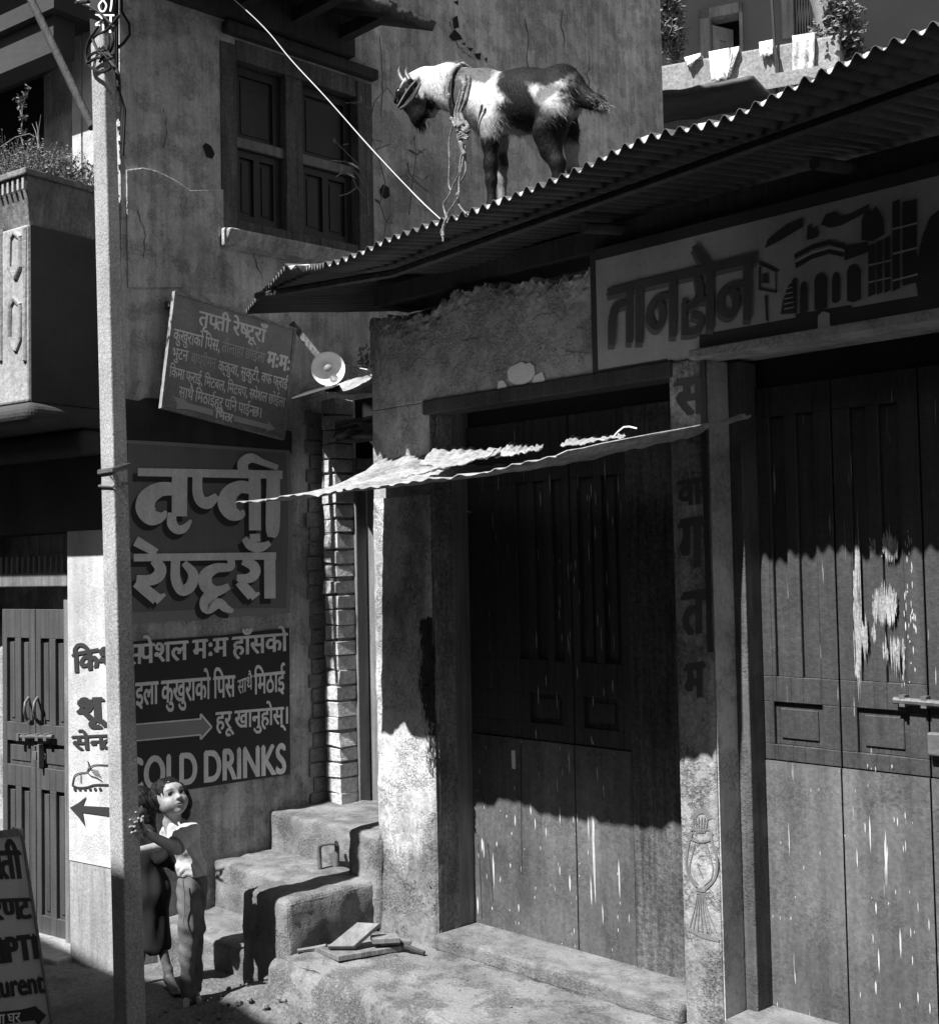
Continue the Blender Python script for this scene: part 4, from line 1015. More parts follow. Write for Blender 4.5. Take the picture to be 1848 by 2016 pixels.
hl('\u092d\u0941\u091f\u0928', 225, 790, 405, 835, 125, .02)
hl('\u0915\u094d\u0915\u0941\u0935\u093e, \u0938\u0941\u0915\u0941\u091f\u0940, \u0935\u092b \u092b\u094d\u0930\u093e\u0908', 760, 945, 1565, 1165, 120, .02)
hl('\u093f\u0915\u092e\u093e \u092b\u094d\u0930\u093e\u0908, \u093f\u092e\u091f\u092c\u0932, \u093f\u092e\u091f\u091a\u092a, \u0938~\u092a\u0947\u0936\u0932 \u091b\u094b\u0908\u0932\u093e', 190, 1010, 1535, 1385, 120, .02)
hl('\u0938\u093e\u0925\u0948 \u093f\u092e\u0920\u093e\u0908\u0939\u0930\u0942 \u092a\u093f\u0928 \u092a\u093e\u0908\u0928~\u091b\u0964', 300, 1245, 1255, 1500, 125, .02)
hl('\u093f\u092d\u0924~\u0930', 725, 1520, 925, 1580, 95, .05)
obj('lettering', mb, m_hangl, hang)
mb = MB()
hl('\u0924\u0940\u0932\u093e\u0939\u093e \u091b\u094b\u0908\u0932\u093e', 800, 720, 1300, 865, 120, .01)
hl('\u092c\u093e\u0927\u094d\u0930\u0940\u092e\u0928', 440, 850, 730, 925, 120, .01)
obj('faded_lettering', mb, m_hangf, hang)
mb = MB()
for P in ([(228, 1365), (350, 1395), (385, 1440), (692, 1520), (685, 1590), (400, 1515), (255, 1510), (275, 1460)], [(935, 1588), (1330, 1690), (1315, 1640), (1415, 1745), (1300, 1780), (1315, 1748), (928, 1655)]): area(mb, W, SG, P, hq1 + .002)
obj('arrow', mb, M('hanging_sign_arrow', .50, var=.15, bump=0), hang)
mb = MB(); 
for p in (hs[0], hs[1]): mb.box(W, (p - W.O).dot(W.a) + (.02 if p is hs[0] else -.05), (p - W.O).dot(W.a) + (.05 if p is hs[0] else -.02), 0.0, hq0, p.z - .06, p.z - .03)
obj('bracket', mb, m_iron, hang)

# ------------------------------------------------------------------ the concrete pole
pb = hz(250, 2122, 0.0); pb.z = 0
PF = Frame(pb, u3, n3)
bt = PF.px(247, 1900)[0], PF.px(215, 560)[0]
zlo, zhi = -.1, 5.2
z1900, z560 = PF.px(247, 1900)[1], PF.px(215, 560)[1]
def lin(v0, v1, z): return v0 + (v1 - v0) * (z - z1900) / (z560 - z1900)
aL0, aL1 = PF.px(213, 1900)[0], PF.px(181, 560)[0]
sd0 = Uf(0); 
rq = lambda x, y, a: Frame(PF.w(a, 0, 0), -n3, u3).px(x, y)[0]
d0, d1 = rq(285, 1900, bt[0]), rq(241, 560, bt[1])
#print('pole', pb, bt, aL0, aL1, d0, d1)
pole = thing('utility_pole', 'square grey concrete utility pole standing between the child and the shoe shop', 'pole', pb)
mb = MB(); c = []
for z in (zlo, zhi):
    aR, aL, d = lin(bt[0], bt[1], z), lin(aL0, aL1, z), lin(d0, d1, z)
    ch = (aR - aL) * .30
    c.append([PF.w(aL, -d, z), PF.w(aR, -d, z), PF.w(aR, 0, z), PF.w(aL + ch, 0, z), PF.w(aL, -ch * .55, z)])
mb.add(c[0] + c[1], [(4, 3, 2, 1, 0), (5, 6, 7, 8, 9)] + [(i, (i + 1) % 5, (i + 1) % 5 + 5, i + 5) for i in range(5)])
obj('shaft', mb, m_pole, pole, bevel=.006)
mb = MB(); zz0, zz1 = PF.px(*TL(800, 285))[1], zhi
def sec(z, g): 
    aR, aL, d = lin(bt[0], bt[1], z), lin(aL0, aL1, z), lin(d0, d1, z); ch = (aR - aL) * .30
    return [PF.w(aL + ch, g, z), PF.w(aR + g, g, z), PF.w(aR + g, -d - g, z)]
s0_, s1_ = sec(zz0, .002), sec(zz1, .002)
mb.add(s0_ + s1_, [(0, 1, 4, 3), (1, 2, 5, 4)]); num = obj('number_band', mb, m_ink, pole)
mb = MB()
def nt(P, w=14): stroke(mb, PF, TL, [(x, y, w) for x, y in P], .004)
nt([(858, 5), (830, 45), (845, 90), (875, 90), (892, 45), (870, 5), (858, 5)]); nt([(940, -40), (935, 40), (925, 95)])
nt([(800, 125), (960, 128)]); nt([(830, 130), (855, 160), (805, 205), (840, 215)]); nt([(865, 180), (868, 270)], 16); nt([(930, 130), (925, 275)], 18)
obj('lettering', mb, m_hangl, num)
mb = MB(); q = .03
def cab(P, r=.006, q=.03): mb.tube([PF.pt(*TL(x, y), q) for x, y in [tuple(v) for v in spline(P, 5)]], r, 6)
cab([(1000, 130), (900, 250), (800, 300), (735, 400), (725, 510), (760, 560), (830, 600), (900, 590), (935, 560)]); cab([(770, 300), (800, 380), (840, 450), (900, 480), (960, 460)])
cab([(880, 425), (800, 440), (745, 480), (740, 525), (800, 490), (860, 480)], .006); cab([(700, 40), (760, 60), (850, 120), (960, 230)], .005); cab([(940, 290), (950, 350), (930, 420), (870, 470), (840, 520)], .006, .04)
cab([(830, 220), (780, 290), (745, 350), (725, 450), (735, 530)], .005, .035); cab([(850, 460), (930, 520), (985, 610), (1000, 760)], .009, -.02); cab([(905, 300), (915, 380), (900, 440)], .005, .035)
cab([(640, 25), (700, 15), (745, 15)], .008)
for k in range(7): cab([(850 + 10 * k, 440 + 8 * (k % 3)), (880 + 9 * k, 480 - 7 * (k % 2)), (870 + 14 * k, 520 - 6 * k)], .005, .035 + .004 * k)
obj('cable_tangle', mb, m_black, pole, smooth=60)
mb = MB()
for (xl, yl), (xm, ym), (xr, yr), r_ in (((530, 745), (625, 728), (705, 712), .005), ((528, 752), (625, 738), (705, 722), .005), ((530, 738), (625, 722), (705, 706), .004), ((522, 806), (625, 825), (700, 820), .0035), ((530, 812), (620, 826), (690, 816), .003)):
    zc = PF.px(*C4(xm, ym))[1]; aR, aL, d = lin(bt[0], bt[1], zc), lin(aL0, aL1, zc), lin(d0, d1, zc); g = .006
    zl_, zr_ = PF.px(*C4(xl, yl))[1], zc + .02
    mb.tube([PF.w(aL - g, -d - g, zl_), PF.w(aL - g, -.03, zl_), PF.w(aL + .03, g, (zl_ + zc) / 2), PF.w(aR + g, g, zc), PF.w(aR + g, -d - g, zr_), PF.w(aL - g, -d - g, zl_)], r_, 6)
obj('wire_binding', mb, m_iron, pole, smooth=60)
mb = MB(); stroke(mb, PF, C4, [(603, 760, 10), (625, 790, 12), (620, 750, 6)], .003, curve=False); obj('paint_tick', mb, m_ink, pole)
mb = MB().tube([G.pt(*TL(235, -60), .62), G.pt(*TL(590, 680), .62), G.pt(*TL(775, 1070), .62)], .017, 8)
tag(obj('stay_rod', mb, m_beam, smooth=60), 'slanting round rod running down to the concrete pole at upper left', 'rod')

# ------------------------------------------------------------------ leaning sign board at lower left
br = hz(*AB(306, 2085), 0.0)
AF = Frame(br, (.80, .6, 0), (.6, -.80, 0)); 
an = Vector((.585, -.78, .23)).normalized()
class TF(Frame):
    def __init__(s, O, a, up): s.O = Vector(O); s.a = Vector(a).normalized(); s.up = Vector(up).normalized(); s.b = s.a.cross(s.up).normalized()
    def w(s, a, q, z): return s.O + s.a * a + s.b * q + s.up * z
    def px(s, x, y, q=0.0):
        p = hit(x, y, s.O + s.b * q, s.b) - s.O; return p.dot(s.a), p.dot(s.up)
aa = Vector((.80, .60, 0)); upv = an.cross(aa).normalized()
if upv.z < 0: upv = -upv
AFr = TF(br, aa, upv)
if AFr.b.dot(CAMP - br) < 0: AFr.b = -AFr.b
ab = thing('sandwich_board', 'white leaning restaurant board with black painted letters at lower left edge', 'sign board', br)
cor = [AFr.pt(*AB(*p)) for p in ((-170, 950), (126, 920), (306, 2085), (-150, 2130))]
obj('board', MB().prism(cor, -AFr.b * .018), M('board_white', .5, var=.15, scale=4, stain=.2, bump=.1, rough=.5), ab)
mb = MB()
for i in (0, 1):
    a, b = cor[i], cor[i + 1]; c_ = sum(cor, Vector()) / 4
    ia = a + (c_ - a).normalized() * .03; ib = b + (c_ - b).normalized() * .03
    mb.prism([a, b, ib, ia], AFr.b * .008)
obj('frame', mb, m_frame, ab)
mb = MB()
def al(s, x0, y0, x1, y1, h, b=.05): letters(mb, AFr, s, AB(x0, y0), AB(x1, y1), AB(x0 + h * .13, y0 + h), .003, bold=b)
al('\u0924\u0943\u092a~\u0924\u0940', -160, 1050, 112, 1045, 160); al('\u0930\u0947\u0937~\u091f\u0942\u0930\u0947\u0923~\u091f', -260, 1325, 168, 1310, 120); al('TRIPTI', -180, 1560, 195, 1515, 140, .07)
al('Restaurent', -260, 1770, 235, 1715, 130, .05)
area(mb, AFr, AB, [(120, 1935), (200, 1915), (262, 1968), (215, 2025), (195, 1995), (-160, 2040), (-165, 1965)], .003)
obj('lettering', mb, m_ink, ab)
mb = MB(); letters(mb, AFr, '\u0916\u093e\u091c\u093e \u0918\u0930', AB(-120, 1975), AB(115, 1950), AB(-118, 2030), .0075, bold=.02); obj('arrow_lettering', mb, m_hangl, ab)
mb = MB(); bk = [c_ - AFr.b * .02 for c_ in cor]
for t in (.1, .9):
    p = bk[0].lerp(bk[1], t); mb.tube([p, Vector((p.x - AFr.b.x * .5, p.y - AFr.b.y * .5, 0.02))], .018, 6)
obj('leg', mb, m_frame, ab)

# ------------------------------------------------------------------ the left house (shoe shop)
lh = thing('shoe_shop_house', 'old house with varnished double door, white painted pillar and dark balcony', 'house', G.w(-.5, -.2, 0))
ga0 = avg(G.px(137, 1300)[0], G.px(137, 1700)[0]); ga1 = G.px(222, 1500)[0]
gd0 = ga0 - 1.35
zwt = G.px(165, 1045)[1]; zdd = G.px(165, 1698)[1]; zdoorT = G.px(60, 1200, -.1)[1]
mb = MB(); mb.box(G, ga0, ga1, -.35, 0, -.05, zdd); obj('pillar_foot', mb, m_dado, lh)
pil = obj('pillar', MB().box(G, ga0, ga1, -.35, 0.004, zdd, zwt), m_white, lh)
mb = MB()
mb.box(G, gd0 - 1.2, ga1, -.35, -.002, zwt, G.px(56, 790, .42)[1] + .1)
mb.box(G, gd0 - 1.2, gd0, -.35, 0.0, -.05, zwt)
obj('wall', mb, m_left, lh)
mb = MB()
def gl(s, x0, y0, x1, y1, h, b=.04, cr=D1): letters(mb, G, s, cr(x0, y0), cr(x1, y1), cr(x0 + 5, y0 + h), .008, bold=b)
gl('\u093f\u0915\u0936', 400, 1735, 640, 1690, 110, .05, C4)
gl('\u0936\u0942', 430, 215, 590, 210, 120, .06); gl('\u0938\u0947\u0928~\u091f\u0930', 398, 420, 690, 408, 80, .04)
def gs(P, w=8): stroke(mb, G, D1, [(x, y, w) for x, y in P], .008)
gs([(398, 690), (410, 640), (440, 625), (475, 620), (500, 590), (530, 580), (600, 582)], 6); gs([(395, 690), (430, 705), (480, 702), (520, 690), (600, 690)], 10); gs([(445, 630), (445, 680)], 4); gs([(480, 620), (500, 640), (530, 650), (560, 668)], 5)
gs([(478, 620), (488, 585), (482, 558), (498, 600)], 4)
for k in range(6): gs([(410 + 28 * k, 705), (412 + 28 * k, 722)], 14)
for k in range(4): gs([(490 + 8 * k, 600 + 10 * k), (540 + 6 * k, 612 + 12 * k)], 3)
area(mb, G, D1, [(384, 815), (430, 790), (476, 752), (455, 805), (600, 812), (600, 862), (455, 842), (468, 918), (430, 865)], .008)
obj('lettering', mb, m_ink, pil)
# double door
qd = -.14; zdb = G.px(*D1(290, 1520), qd)[1]; zdt = zdoorT
dm = G.px(*D1(200, 900), qd)[0]; de = G.px(*D1(372, 900), qd)[0] + .03
gp = lambda x, y: G.px(*D1(x, y), qd)
def ldoor(a0, a1, mir):
    L_ = a1 - a0
    za0, za1 = gp(290, 1420)[1], gp(290, 725)[1]; zb0, zb1 = gp(290, 605)[1], gp(290, 470)[1]; zc0, zc1 = gp(290, 365)[1], gp(290, -300)[1]
    w = L_ / 2 - .05
    pans = []
    for k in range(2):
        x0 = a0 + .04 + k * (w + .03)
        pans += [(x0, x0 + w - .02, za0, za1), (x0, x0 + w - .02, zc0, min(zc1, zdt - .15))]
    pans.append((a0 + .04, a1 - .04, zb0, zb1))
    return obj('door', panelled(G, a0, a1, zdb, zdt, qd, pans, sink=.018), m_ldoor, lh, bevel=.002, segs=1)
d1_ = ldoor(dm + .003, de, 0); d2_ = ldoor(dm - (de - dm), dm - .003, 1)
for xo, dd in ((150, d2_), (200, d1_)):
    mb = MB(); mb.tube([G.pt(*D1(x + xo - 150, y), q) for x, y, q in ((158, 210, qd), (140, 240, qd + .04), (136, 285, qd + .045), (146, 322, qd + .02), (150, 332, qd))], .008, 7); obj('handle', mb, m_iron, dd, smooth=60)
mb = MB(); mb.tube([G.pt(*D1(118, 425), qd + .022), G.pt(*D1(292, 425), qd + .022)], .011, 8)
for x in (125, 160, 230, 275): p = G.px(*D1(x, 425), qd); mb.box(G, p[0] - .012, p[0] + .012, qd, qd + .032, p[1] - .018, p[1] + .018)
b_ = obj('bolt', mb, m_iron, d1_, smooth=40)
mb = MB(); p = G.px(*D1(192, 520), qd + .03); mb.box(G, p[0] - .016, p[0] + .016, qd + .012, qd + .035, p[1] - .03, p[1] + .012)
mb.tube([G.w(p[0] - .011, qd + .022, p[1] + .01), G.w(p[0] - .011, qd + .022, p[1] + .04), G.w(p[0] + .011, qd + .022, p[1] + .04), G.w(p[0] + .011, qd + .022, p[1] + .01)], .004, 6)
mb.box(G, p[0] + .02, p[0] + .035, qd, qd + .03, p[1] - .07, p[1] + .05)
tag(obj('padlock', mb, m_iron, bevel=.003), 'small padlock hanging from the bolt of the varnished double door', 'padlock')
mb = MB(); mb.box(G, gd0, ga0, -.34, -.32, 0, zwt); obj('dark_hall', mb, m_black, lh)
mb = MB(); zr0, zr1 = G.px(*C4(180, 1372), -.1)[1], G.px(*C4(180, 1298), -.1)[1]; mb.box(G, gd0, ga0, -.14, -.06, zr0, zr1); tr = obj('transom_rail', mb, m_frame, lh, bevel=.006)
mb = MB()
for k in range(40):
    a = ga0 - .035 - k * (G.px(*C4(345, 1250), -.1)[0] - G.px(*C4(313, 1250), -.1)[0])
    if a > gd0: mb.box(G, a - .005, a + .005, -.104, -.094, zr1, G.px(*C4(180, 1205), -.1)[1])
obj('grille', mb, m_border, tr)
mb = MB(); mb.box(G, gd0 - .2, ga0 + .02, -.3, .10, -.06, zdb); obj('doorstep', mb, m_dado, lh, bevel=.01)
mb = MB(); mb.box(G, de - .01, ga0 + .001, -.2, -.11, zdb, zwt); obj('door_frame', mb, m_frame, lh)
# balcony
bq = .42
ba1 = G.px(56, 600, bq)[0]; bz0, bz1 = G.px(56, 790, bq)[1], G.px(56, 440, bq)[1]
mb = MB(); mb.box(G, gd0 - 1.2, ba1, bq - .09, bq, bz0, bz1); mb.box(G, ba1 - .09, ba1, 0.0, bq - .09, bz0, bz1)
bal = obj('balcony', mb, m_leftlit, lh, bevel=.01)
mb = MB(); mb.box(G, ba1 + .001, ba1 + .006, .0, bq - .01, bz0 - .0, bz1 - .004); obj('shaded_face', mb, m_left, bal)  # dark skin that paints the shade on the balcony's side face
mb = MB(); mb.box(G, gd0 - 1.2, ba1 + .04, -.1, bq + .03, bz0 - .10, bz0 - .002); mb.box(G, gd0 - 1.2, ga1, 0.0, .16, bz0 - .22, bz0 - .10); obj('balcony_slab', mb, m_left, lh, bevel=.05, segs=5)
mb = MB()                                                        # sunk lozenge relief on the sunlit front of the balcony
for yc, h in ((1400, 170), (1780, 190)):
    for dx_, w_ in ((0, 34),):
        for s_, e_ in (((60, yc - h * .55), (80, yc - h * .75)), ((80, yc - h * .75), (115, yc - h * .55)), ((115, yc - h * .55), (115, yc + h * .4)), ((115, yc + h * .4), (90, yc + h * .75)), ((90, yc + h * .75), (55, yc + h * .4)), ((55, yc + h * .4), (60, yc - h * .55))):
            A_, B_ = G.pt(*C1(*s_), bq), G.pt(*C1(*e_), bq); mb.tube([A_, B_], .014, 6)
for x in (8, 140):
    mb.tube([G.pt(*C1(x, 1250), bq), G.pt(*C1(x, 1980), bq)], .014, 6)
obj('relief', mb, m_leftlit, bal, smooth=60)
# porch above the balcony
pc0, pc1 = G.px(143, 300, .0)[0], G.px(205, 400)[0]
mb = MB(); mb.box(G, pc0, (pc0 + G.px(162, 300, 0)[0]) / 2 + .03, -.2, -.0, bz0, 6.5); mb.box(G, (pc0 + G.px(162, 300, 0)[0]) / 2 + .045, pc1, -.2, -.0, bz0, 6.5); mb.box(G, pc0, pc1, -.2, -.012, bz0, 6.5); obj('porch_pillar', mb, m_white, lh)
mb = MB(); mb.box(G, -4.5, pc0, -.22, -.20, 2.5, 7); mb.box(G, -4.5, pc0, -.20, 0.15, 5.3, 5.4); obj('porch_dark', mb, m_black, lh)  # black back panel, its colour stands in for deep shade inside the porch
zb = G.px(70, 75, .25)[1]
mb = MB(); mb.box(G, -4.5, pc0 + .16, .10, .22, zb - .08, zb + .10); mb.box(G, -4.5, pc0 + .22, -.44, .26, zb + .10, zb + .18); obj('porch_beam', mb, M('porch_beam_paint', .05, var=.3), lh)
# planter with dry plants
pq = bq
plt = thing('planter', 'flared concrete planter box standing on the balcony parapet', 'planter', G.w(ba1 - .2, bq - .15, bz1))
pz1 = G.px(55, 345, pq + .02)[1]
mb = MB(); a1 = ba1 + .015; w_ = .44
mb.hexa([G.w(a1 - w_, .02, bz1), G.w(a1 - .03, .02, bz1), G.w(a1 - .03, bq - .02, bz1), G.w(a1 - w_, bq - .02, bz1), G.w(a1 - w_ - .02, -.02, pz1), G.w(a1 + .02, -.02, pz1), G.w(a1 + .02, bq + .03, pz1), G.w(a1 - w_ - .02, bq + .03, pz1)])
obj('box', mb, M('planter_concrete', .20, var=.4, scale=5, streak=.35, sscale=26, speck=.2, stain=.4, bump=.5), plt, bevel=.006)
mb = MB(); mb.box(G, a1 - w_ - .04, a1 + .035, -.03, bq + .045, pz1, pz1 + .03); obj('rim', mb, MATS['planter_concrete'], plt, bevel=.006)
mb = MB()
for k in range(12): mb.box(G, a1 - w_ + .012 + k * .038, a1 - w_ + .026 + k * .038, bq + .012, bq + .034, pz1 - .06, pz1 - .005)
obj('teeth', mb, m_leftlit, plt)
m_leaf = M('dry_leaf', .16, rough=.7, var=.5, scale=30, bump=0)
m_leaf_sunlit = M('sunlit_leaf', .55, rough=.5, var=.2, scale=30, bump=0)  # brighter copy of the leaf colour, sunlight painted on chosen leaves
rnd = random.Random(21)
def sprig(mb, base, d, L_, nl, ls, wob=.25, stem=.0018):
    P = [Vector(base)]; d = Vector(d).normalized()
    for k in range(5):
        d = (d + Vector((rnd.uniform(-wob, wob), rnd.uniform(-wob, wob), rnd.uniform(-wob * .5, wob)))).normalized(); P.append(P[-1] + d * L_ / 5)
    mb.tube(P, [stem * (1 - .13 * k) for k in range(6)], 3, cap=False)
    for k in range(nl):
        t = rnd.uniform(.2, 1) * 5; i = min(int(t), 4); p = P[i].lerp(P[i + 1], t - i)
        e = Vector((rnd.gauss(0, 1), rnd.gauss(0, 1), rnd.gauss(.3, .8))).normalized(); s_ = e.orthogonal().normalized() * ls * .3
        mb.add([p, p + e * ls * .5 + s_, p + e * ls, p + e * ls * .5 - s_], [(0, 1, 2, 3)])
mb = MB()
for k in range(760):
    a = a1 - w_ + rnd.random() * (w_ + .02); q = rnd.random() * (bq + .02)
    sprig(mb, G.w(a, q, pz1 + .02), (rnd.gauss(.1, .35), rnd.gauss(0, .35), 1), .09 + .17 * rnd.random() * (1 - abs(a - a1 + w_ / 2) / w_ * .9), 6, .013, stem=.0013)
for k in range(24): sprig(mb, G.w(a1 - .06 * rnd.random(), bq * rnd.random(), pz1 + .02), (rnd.uniform(.4, 1.0), -.2, .3), .16, 6, .022)
tag(obj('dry_plant', mb, m_leaf, recalc=False), 'low dry bushy weeds growing in the balcony planter', 'plant')
mb = MB(); pts = [G.pt(*TL(x, y), bq - .15) for x, y in ((195, 1240), (180, 1120), (190, 1000), (165, 900), (150, 850))]; mb.tube(pts, .003, 4)
for p in pts[1:]:
    for k in range(5): sprig(mb, p, (rnd.gauss(0, 1), rnd.gauss(0, 1), .4), .03, 4, .02, stem=.001)
pts = [G.pt(*TL(x, y), bq - .15) for x, y in ((180, 1120), (190, 880), (225, 800), (240, 750))]; mb.tube(pts, .0025, 4)
for p in pts[2:]:
    for k in range(4): sprig(mb, p, (rnd.gauss(0, 1), rnd.gauss(0, 1), .4), .02, 3, .018, stem=.001)
for P in (((320, 1240), (325, 1100), (345, 960)), ((330, 1240), (300, 1100), (272, 1035)), ((320, 1240), (318, 1080), (305, 1020)), ((10, 1230), (130, 1150), (250, 1120), (300, 1150))): mb.tube([G.pt(*TL(*p), bq - .1) for p in P], [.003, .002, .001] if len(P) == 3 else .002, 4)
tag(obj('weed', mb, m_leaf, recalc=False), 'tall thin flowering weed rising from the balcony planter', 'plant')

# ------------------------------------------------------------------ house across the back with balcony and washing
bO = CAMP + ray(*BL(25, 580)) * 10.5
HB = Frame((bO.x, bO.y, 0), (.92, -.394, 0), (-.394, -.92, 0))
m_far = M('far_plaster', .21, var=.15, scale=1.5, bump=.1)
m_farp = M('far_parapet', .26, var=.3, scale=3, speck=.3, specks=40, stain=.35, bump=.5)
m_cloth = M('washing', .80, var=.05, scale=5, bump=.05, rough=.9)
m_cloth2 = M('washing_grey', .5, var=.25, scale=30, speck=.4, specks=60, bump=.2)
far = thing('balcony_house', 'house across the back with a cement balcony, open window and washing', 'house', HB.w(1.5, -1, 0))
hz_ = lambda x, y, q=0: HB.px(*BL(x, y), q)
t0 = avg(hz_(25, 580)[1], hz_(1600, 300)[1]); b0_ = avg(hz_(25, 800)[1], hz_(1200, 720)[1])
h0, h1 = hz_(0, 600)[0] - .6, hz_(1610, 400)[0]
#print('far', t0, b0_, hz_(25, 580)[1], hz_(1600, 300)[1], h0, h1)
mb = MB(); mb.box(HB, h0, h1, -.12, 0, b0_, t0); mb.box(HB, h1 - .12, h1, -1.0, -.12, b0_, t0); obj('parapet', mb, m_farp, far, bevel=.02)
mb = MB(); mb.box(HB, h0, h1 + .05, -1.0, .08, b0_ - .12, b0_ - .001); obj('balcony_slab', mb, m_farp, far)
bw = -1.0
w0, w1 = hz_(365, 200, bw)[0], hz_(745, 200, bw)[0]; wt, wb = hz_(560, 60, bw)[1], hz_(560, 520, bw)[1] - .3
v0, v1 = hz_(1095, 200, bw)[0], hz_(1500, 200, bw)[0]; vt, vb = hz_(1300, -150, bw)[1], hz_(1300, 320, bw)[1]
mb = MB(); cells(mb, HB, [h0 - 1, w0, w1, v0, v1, h1 + 4], [b0_ - 3, wb, vb, wt, max(vt, wt + .2), t0 + 4], lambda a, z: None if (w0 < a < w1 and wb < z < wt) or (v0 < a < v1 and vb < z < vt) else bw, bw - .25); obj('wall', mb, m_far, far)
wi = obj('window', MB().box(HB, w0, w1, bw - .38, bw - .34, wb, wt), m_black, far)
mb = MB(); mb.box(HB, w0, w0 + .09, bw - .15, bw + .03, wb, wt); mb.box(HB, w1 - .03, w1, bw - .15, bw + .03, wb, wt); mb.box(HB, w0, w1, bw - .15, bw + .03, wt - .09, wt); obj('frame', mb, m_dado, wi)
sf = Frame(HB.w(w0 + .10, bw - .05, 0), HB.a * .62 - HB.b * .78, HB.b * .62 + HB.a * .78)
L_ = .24; zs0, zs1 = wb, wt - .13
obj('casement', panelled(sf, 0, L_, zs0, zs1, 0, [(.08, L_ - .08, zs0 + .45, zs1 - .12)], sink=.02), m_white, wi)
w2 = obj('grilled_window', MB().box(HB, v0, v1, bw - .4, bw - .35, vb, vt), m_black, far)
mb = MB(); mb.box(HB, v0, v0 + .1, bw - .15, bw + .03, vb, vt); mb.box(HB, v1 - .05, v1, bw - .15, bw + .03, vb, vt); obj('frame', mb, m_dado, w2)
mb = MB(); n_ = 9
for k in range(n_):
    a = v0 + .12 + (v1 - v0 - .2) * k / (n_ - 1); mb.box(HB, a - .006, a + .006, bw - .06, bw - .045, vb, vt)
for k in range(n_ - 1):
    a = v0 + .12 + (v1 - v0 - .2) * k / (n_ - 1); d_ = (v1 - v0 - .2) / (n_ - 1)
    for z in np.arange(vb + .1, vt, .5): mb.tube([HB.w(a, bw - .05, z), HB.w(a + d_, bw - .05, z + .25), HB.w(a, bw - .05, z + .5)], .005, 4)
obj('grille', mb, m_dado, w2)
def cloth(P, mat, label):
    T, B = P
    def fn(i, j):
        t = [T[0][c] + (T[1][c] - T[0][c]) * i for c in (0, 1)]; b = [B[0][c] + (B[1][c] - B[0][c]) * i for c in (0, 1)]
        f_ = .02 * math.sin(i * 14 + j) * j + .03 * fbm((i * 3, j * 3, T[0][0]), 1) * j
        if j < .15:
            p = HB.pt(*BL(*t), .0); return p + HB.b * (.03 - .16 * (1 - j / .15)) + Vector((0, 0, .012))
        jj = (j - .15) / .85
        return HB.pt(*BL(t[0] + (b[0] - t[0]) * jj, t[1] + (b[1] - t[1]) * jj), .035) + HB.b * f_
    o = obj('cloth', MB().grid(fn, 14, 14), mat, smooth=180, recalc=False); tag(o, label, 'cloth', 'washing on the balcony'); s_ = o.modifiers.new('S', 'SOLIDIFY'); s_.thickness = .006
cloth(([(228, 540), (372, 500)], [(262, 592), (275, 585)]), m_cloth, 'small white cloth with a pointed corner, leftmost on the balcony wall')
cloth(([(445, 490), (625, 455)], [(470, 738), (628, 688)]), m_cloth, 'large plain white cloth hanging over the balcony wall')
cloth(([(640, 455), (715, 440)], [(615, 700), (640, 640)]), m_cloth2, 'narrow dark folded cloth beside the large white cloth')
cloth(([(893, 405), (1020, 380)], [(902, 512), (1010, 495)]), m_cloth, 'small square white cloth in the middle of the balcony wall')
cloth(([(1187, 348), (1388, 318)], [(1188, 655), (1380, 630)]), m_cloth2, 'mottled grey towel hanging over the right of the balcony wall')
mb = MB(); mb.tube([HB.pt(*BL(x, y), .05) for x, y in ((1000, -20), (1015, 200), (1025, 400), (1045, 560), (1048, 820))], .012, 6); mb.tube([HB.pt(*BL(x, y), .06) for x, y in ((1030, 420), (1060, 560), (1062, 760), (1046, 800))], .01, 6)
tag(obj('cable', mb, m_beam, smooth=60), 'dark cables hanging straight down in front of the far balcony', 'cable')
def bush(base_px, top_px, wpx, q, label, n=420, hang=False):
    mb = MB(); c0 = HB.pt(*BL(*base_px), q); c1 = HB.pt(*BL(*top_px), q); w = (HB.px(*BL(base_px[0] + wpx, base_px[1]), q)[0] - HB.px(*BL(*base_px), q)[0])
    for k in range(n):
        t = rnd.random(); p = c0.lerp(c1, t) + HB.a * rnd.gauss(0, w * .33) + HB.b * rnd.gauss(0, .12)
        sprig(mb, p, (rnd.gauss(0, .4), rnd.gauss(0, .4), -1 if hang else 1), .16, 9, .05, stem=.002)
    o = obj('bush', mb, m_leaf, recalc=False); tag(o, label, 'bush')
bush((100, 540), (80, 20), 100, -.3, 'leafy bush standing at the left end of the far balcony', 320)
bush((1640, 420), (1600, -40), 200, -.25, 'trailing leafy plant hanging at the right end of the far balcony', 420, True)
pot = MB(); p = HB.pt(*BL(1550, 300), -.3); pot.lathe(p - Vector((0, 0, .05)), (0, 0, 1), [(.10, 0), (.17, .33), (.18, .36), (.15, .36), (.001, .33)], 20)
tag(obj('plant_pot', pot, m_dado, smooth=50), 'round pot standing on the right corner of the far balcony', 'pot')
mb = MB(); lz = hz_(400, 800, .8)[1]
mb.grid(lambda i, j: HB.w(h0 + (hz_(860, 830, .8)[0] - h0) * i, -.2 + 1.1 * j, lz + .15 - .2 * j + .02 * fbm((i * 8, j * 2, 0), 1)), 30, 6)
o = obj('lean_to_roof', mb, m_tin, smooth=180, recalc=False); s_ = o.modifiers.new('S', 'SOLIDIFY'); s_.thickness = .05; tag(o, 'dark sagging lean-to roof under the far balcony', 'roof')
mb = MB(); mb.box(HB, h0 - 1, h1 + 4, -1.3, .75, t0 + 2.3, t0 + 2.5); obj('roof', mb, m_tin, far)
mb = MB(); mb.box(HB, h0 - 1, h1 + 3, -.9, -.7, 0, b0_ - .12); mb.box(HB, h0 - 1, h1 + 3, -1.2, -1.25 + .3, -.3, b0_); obj('lower_wall', mb, m_far, far)

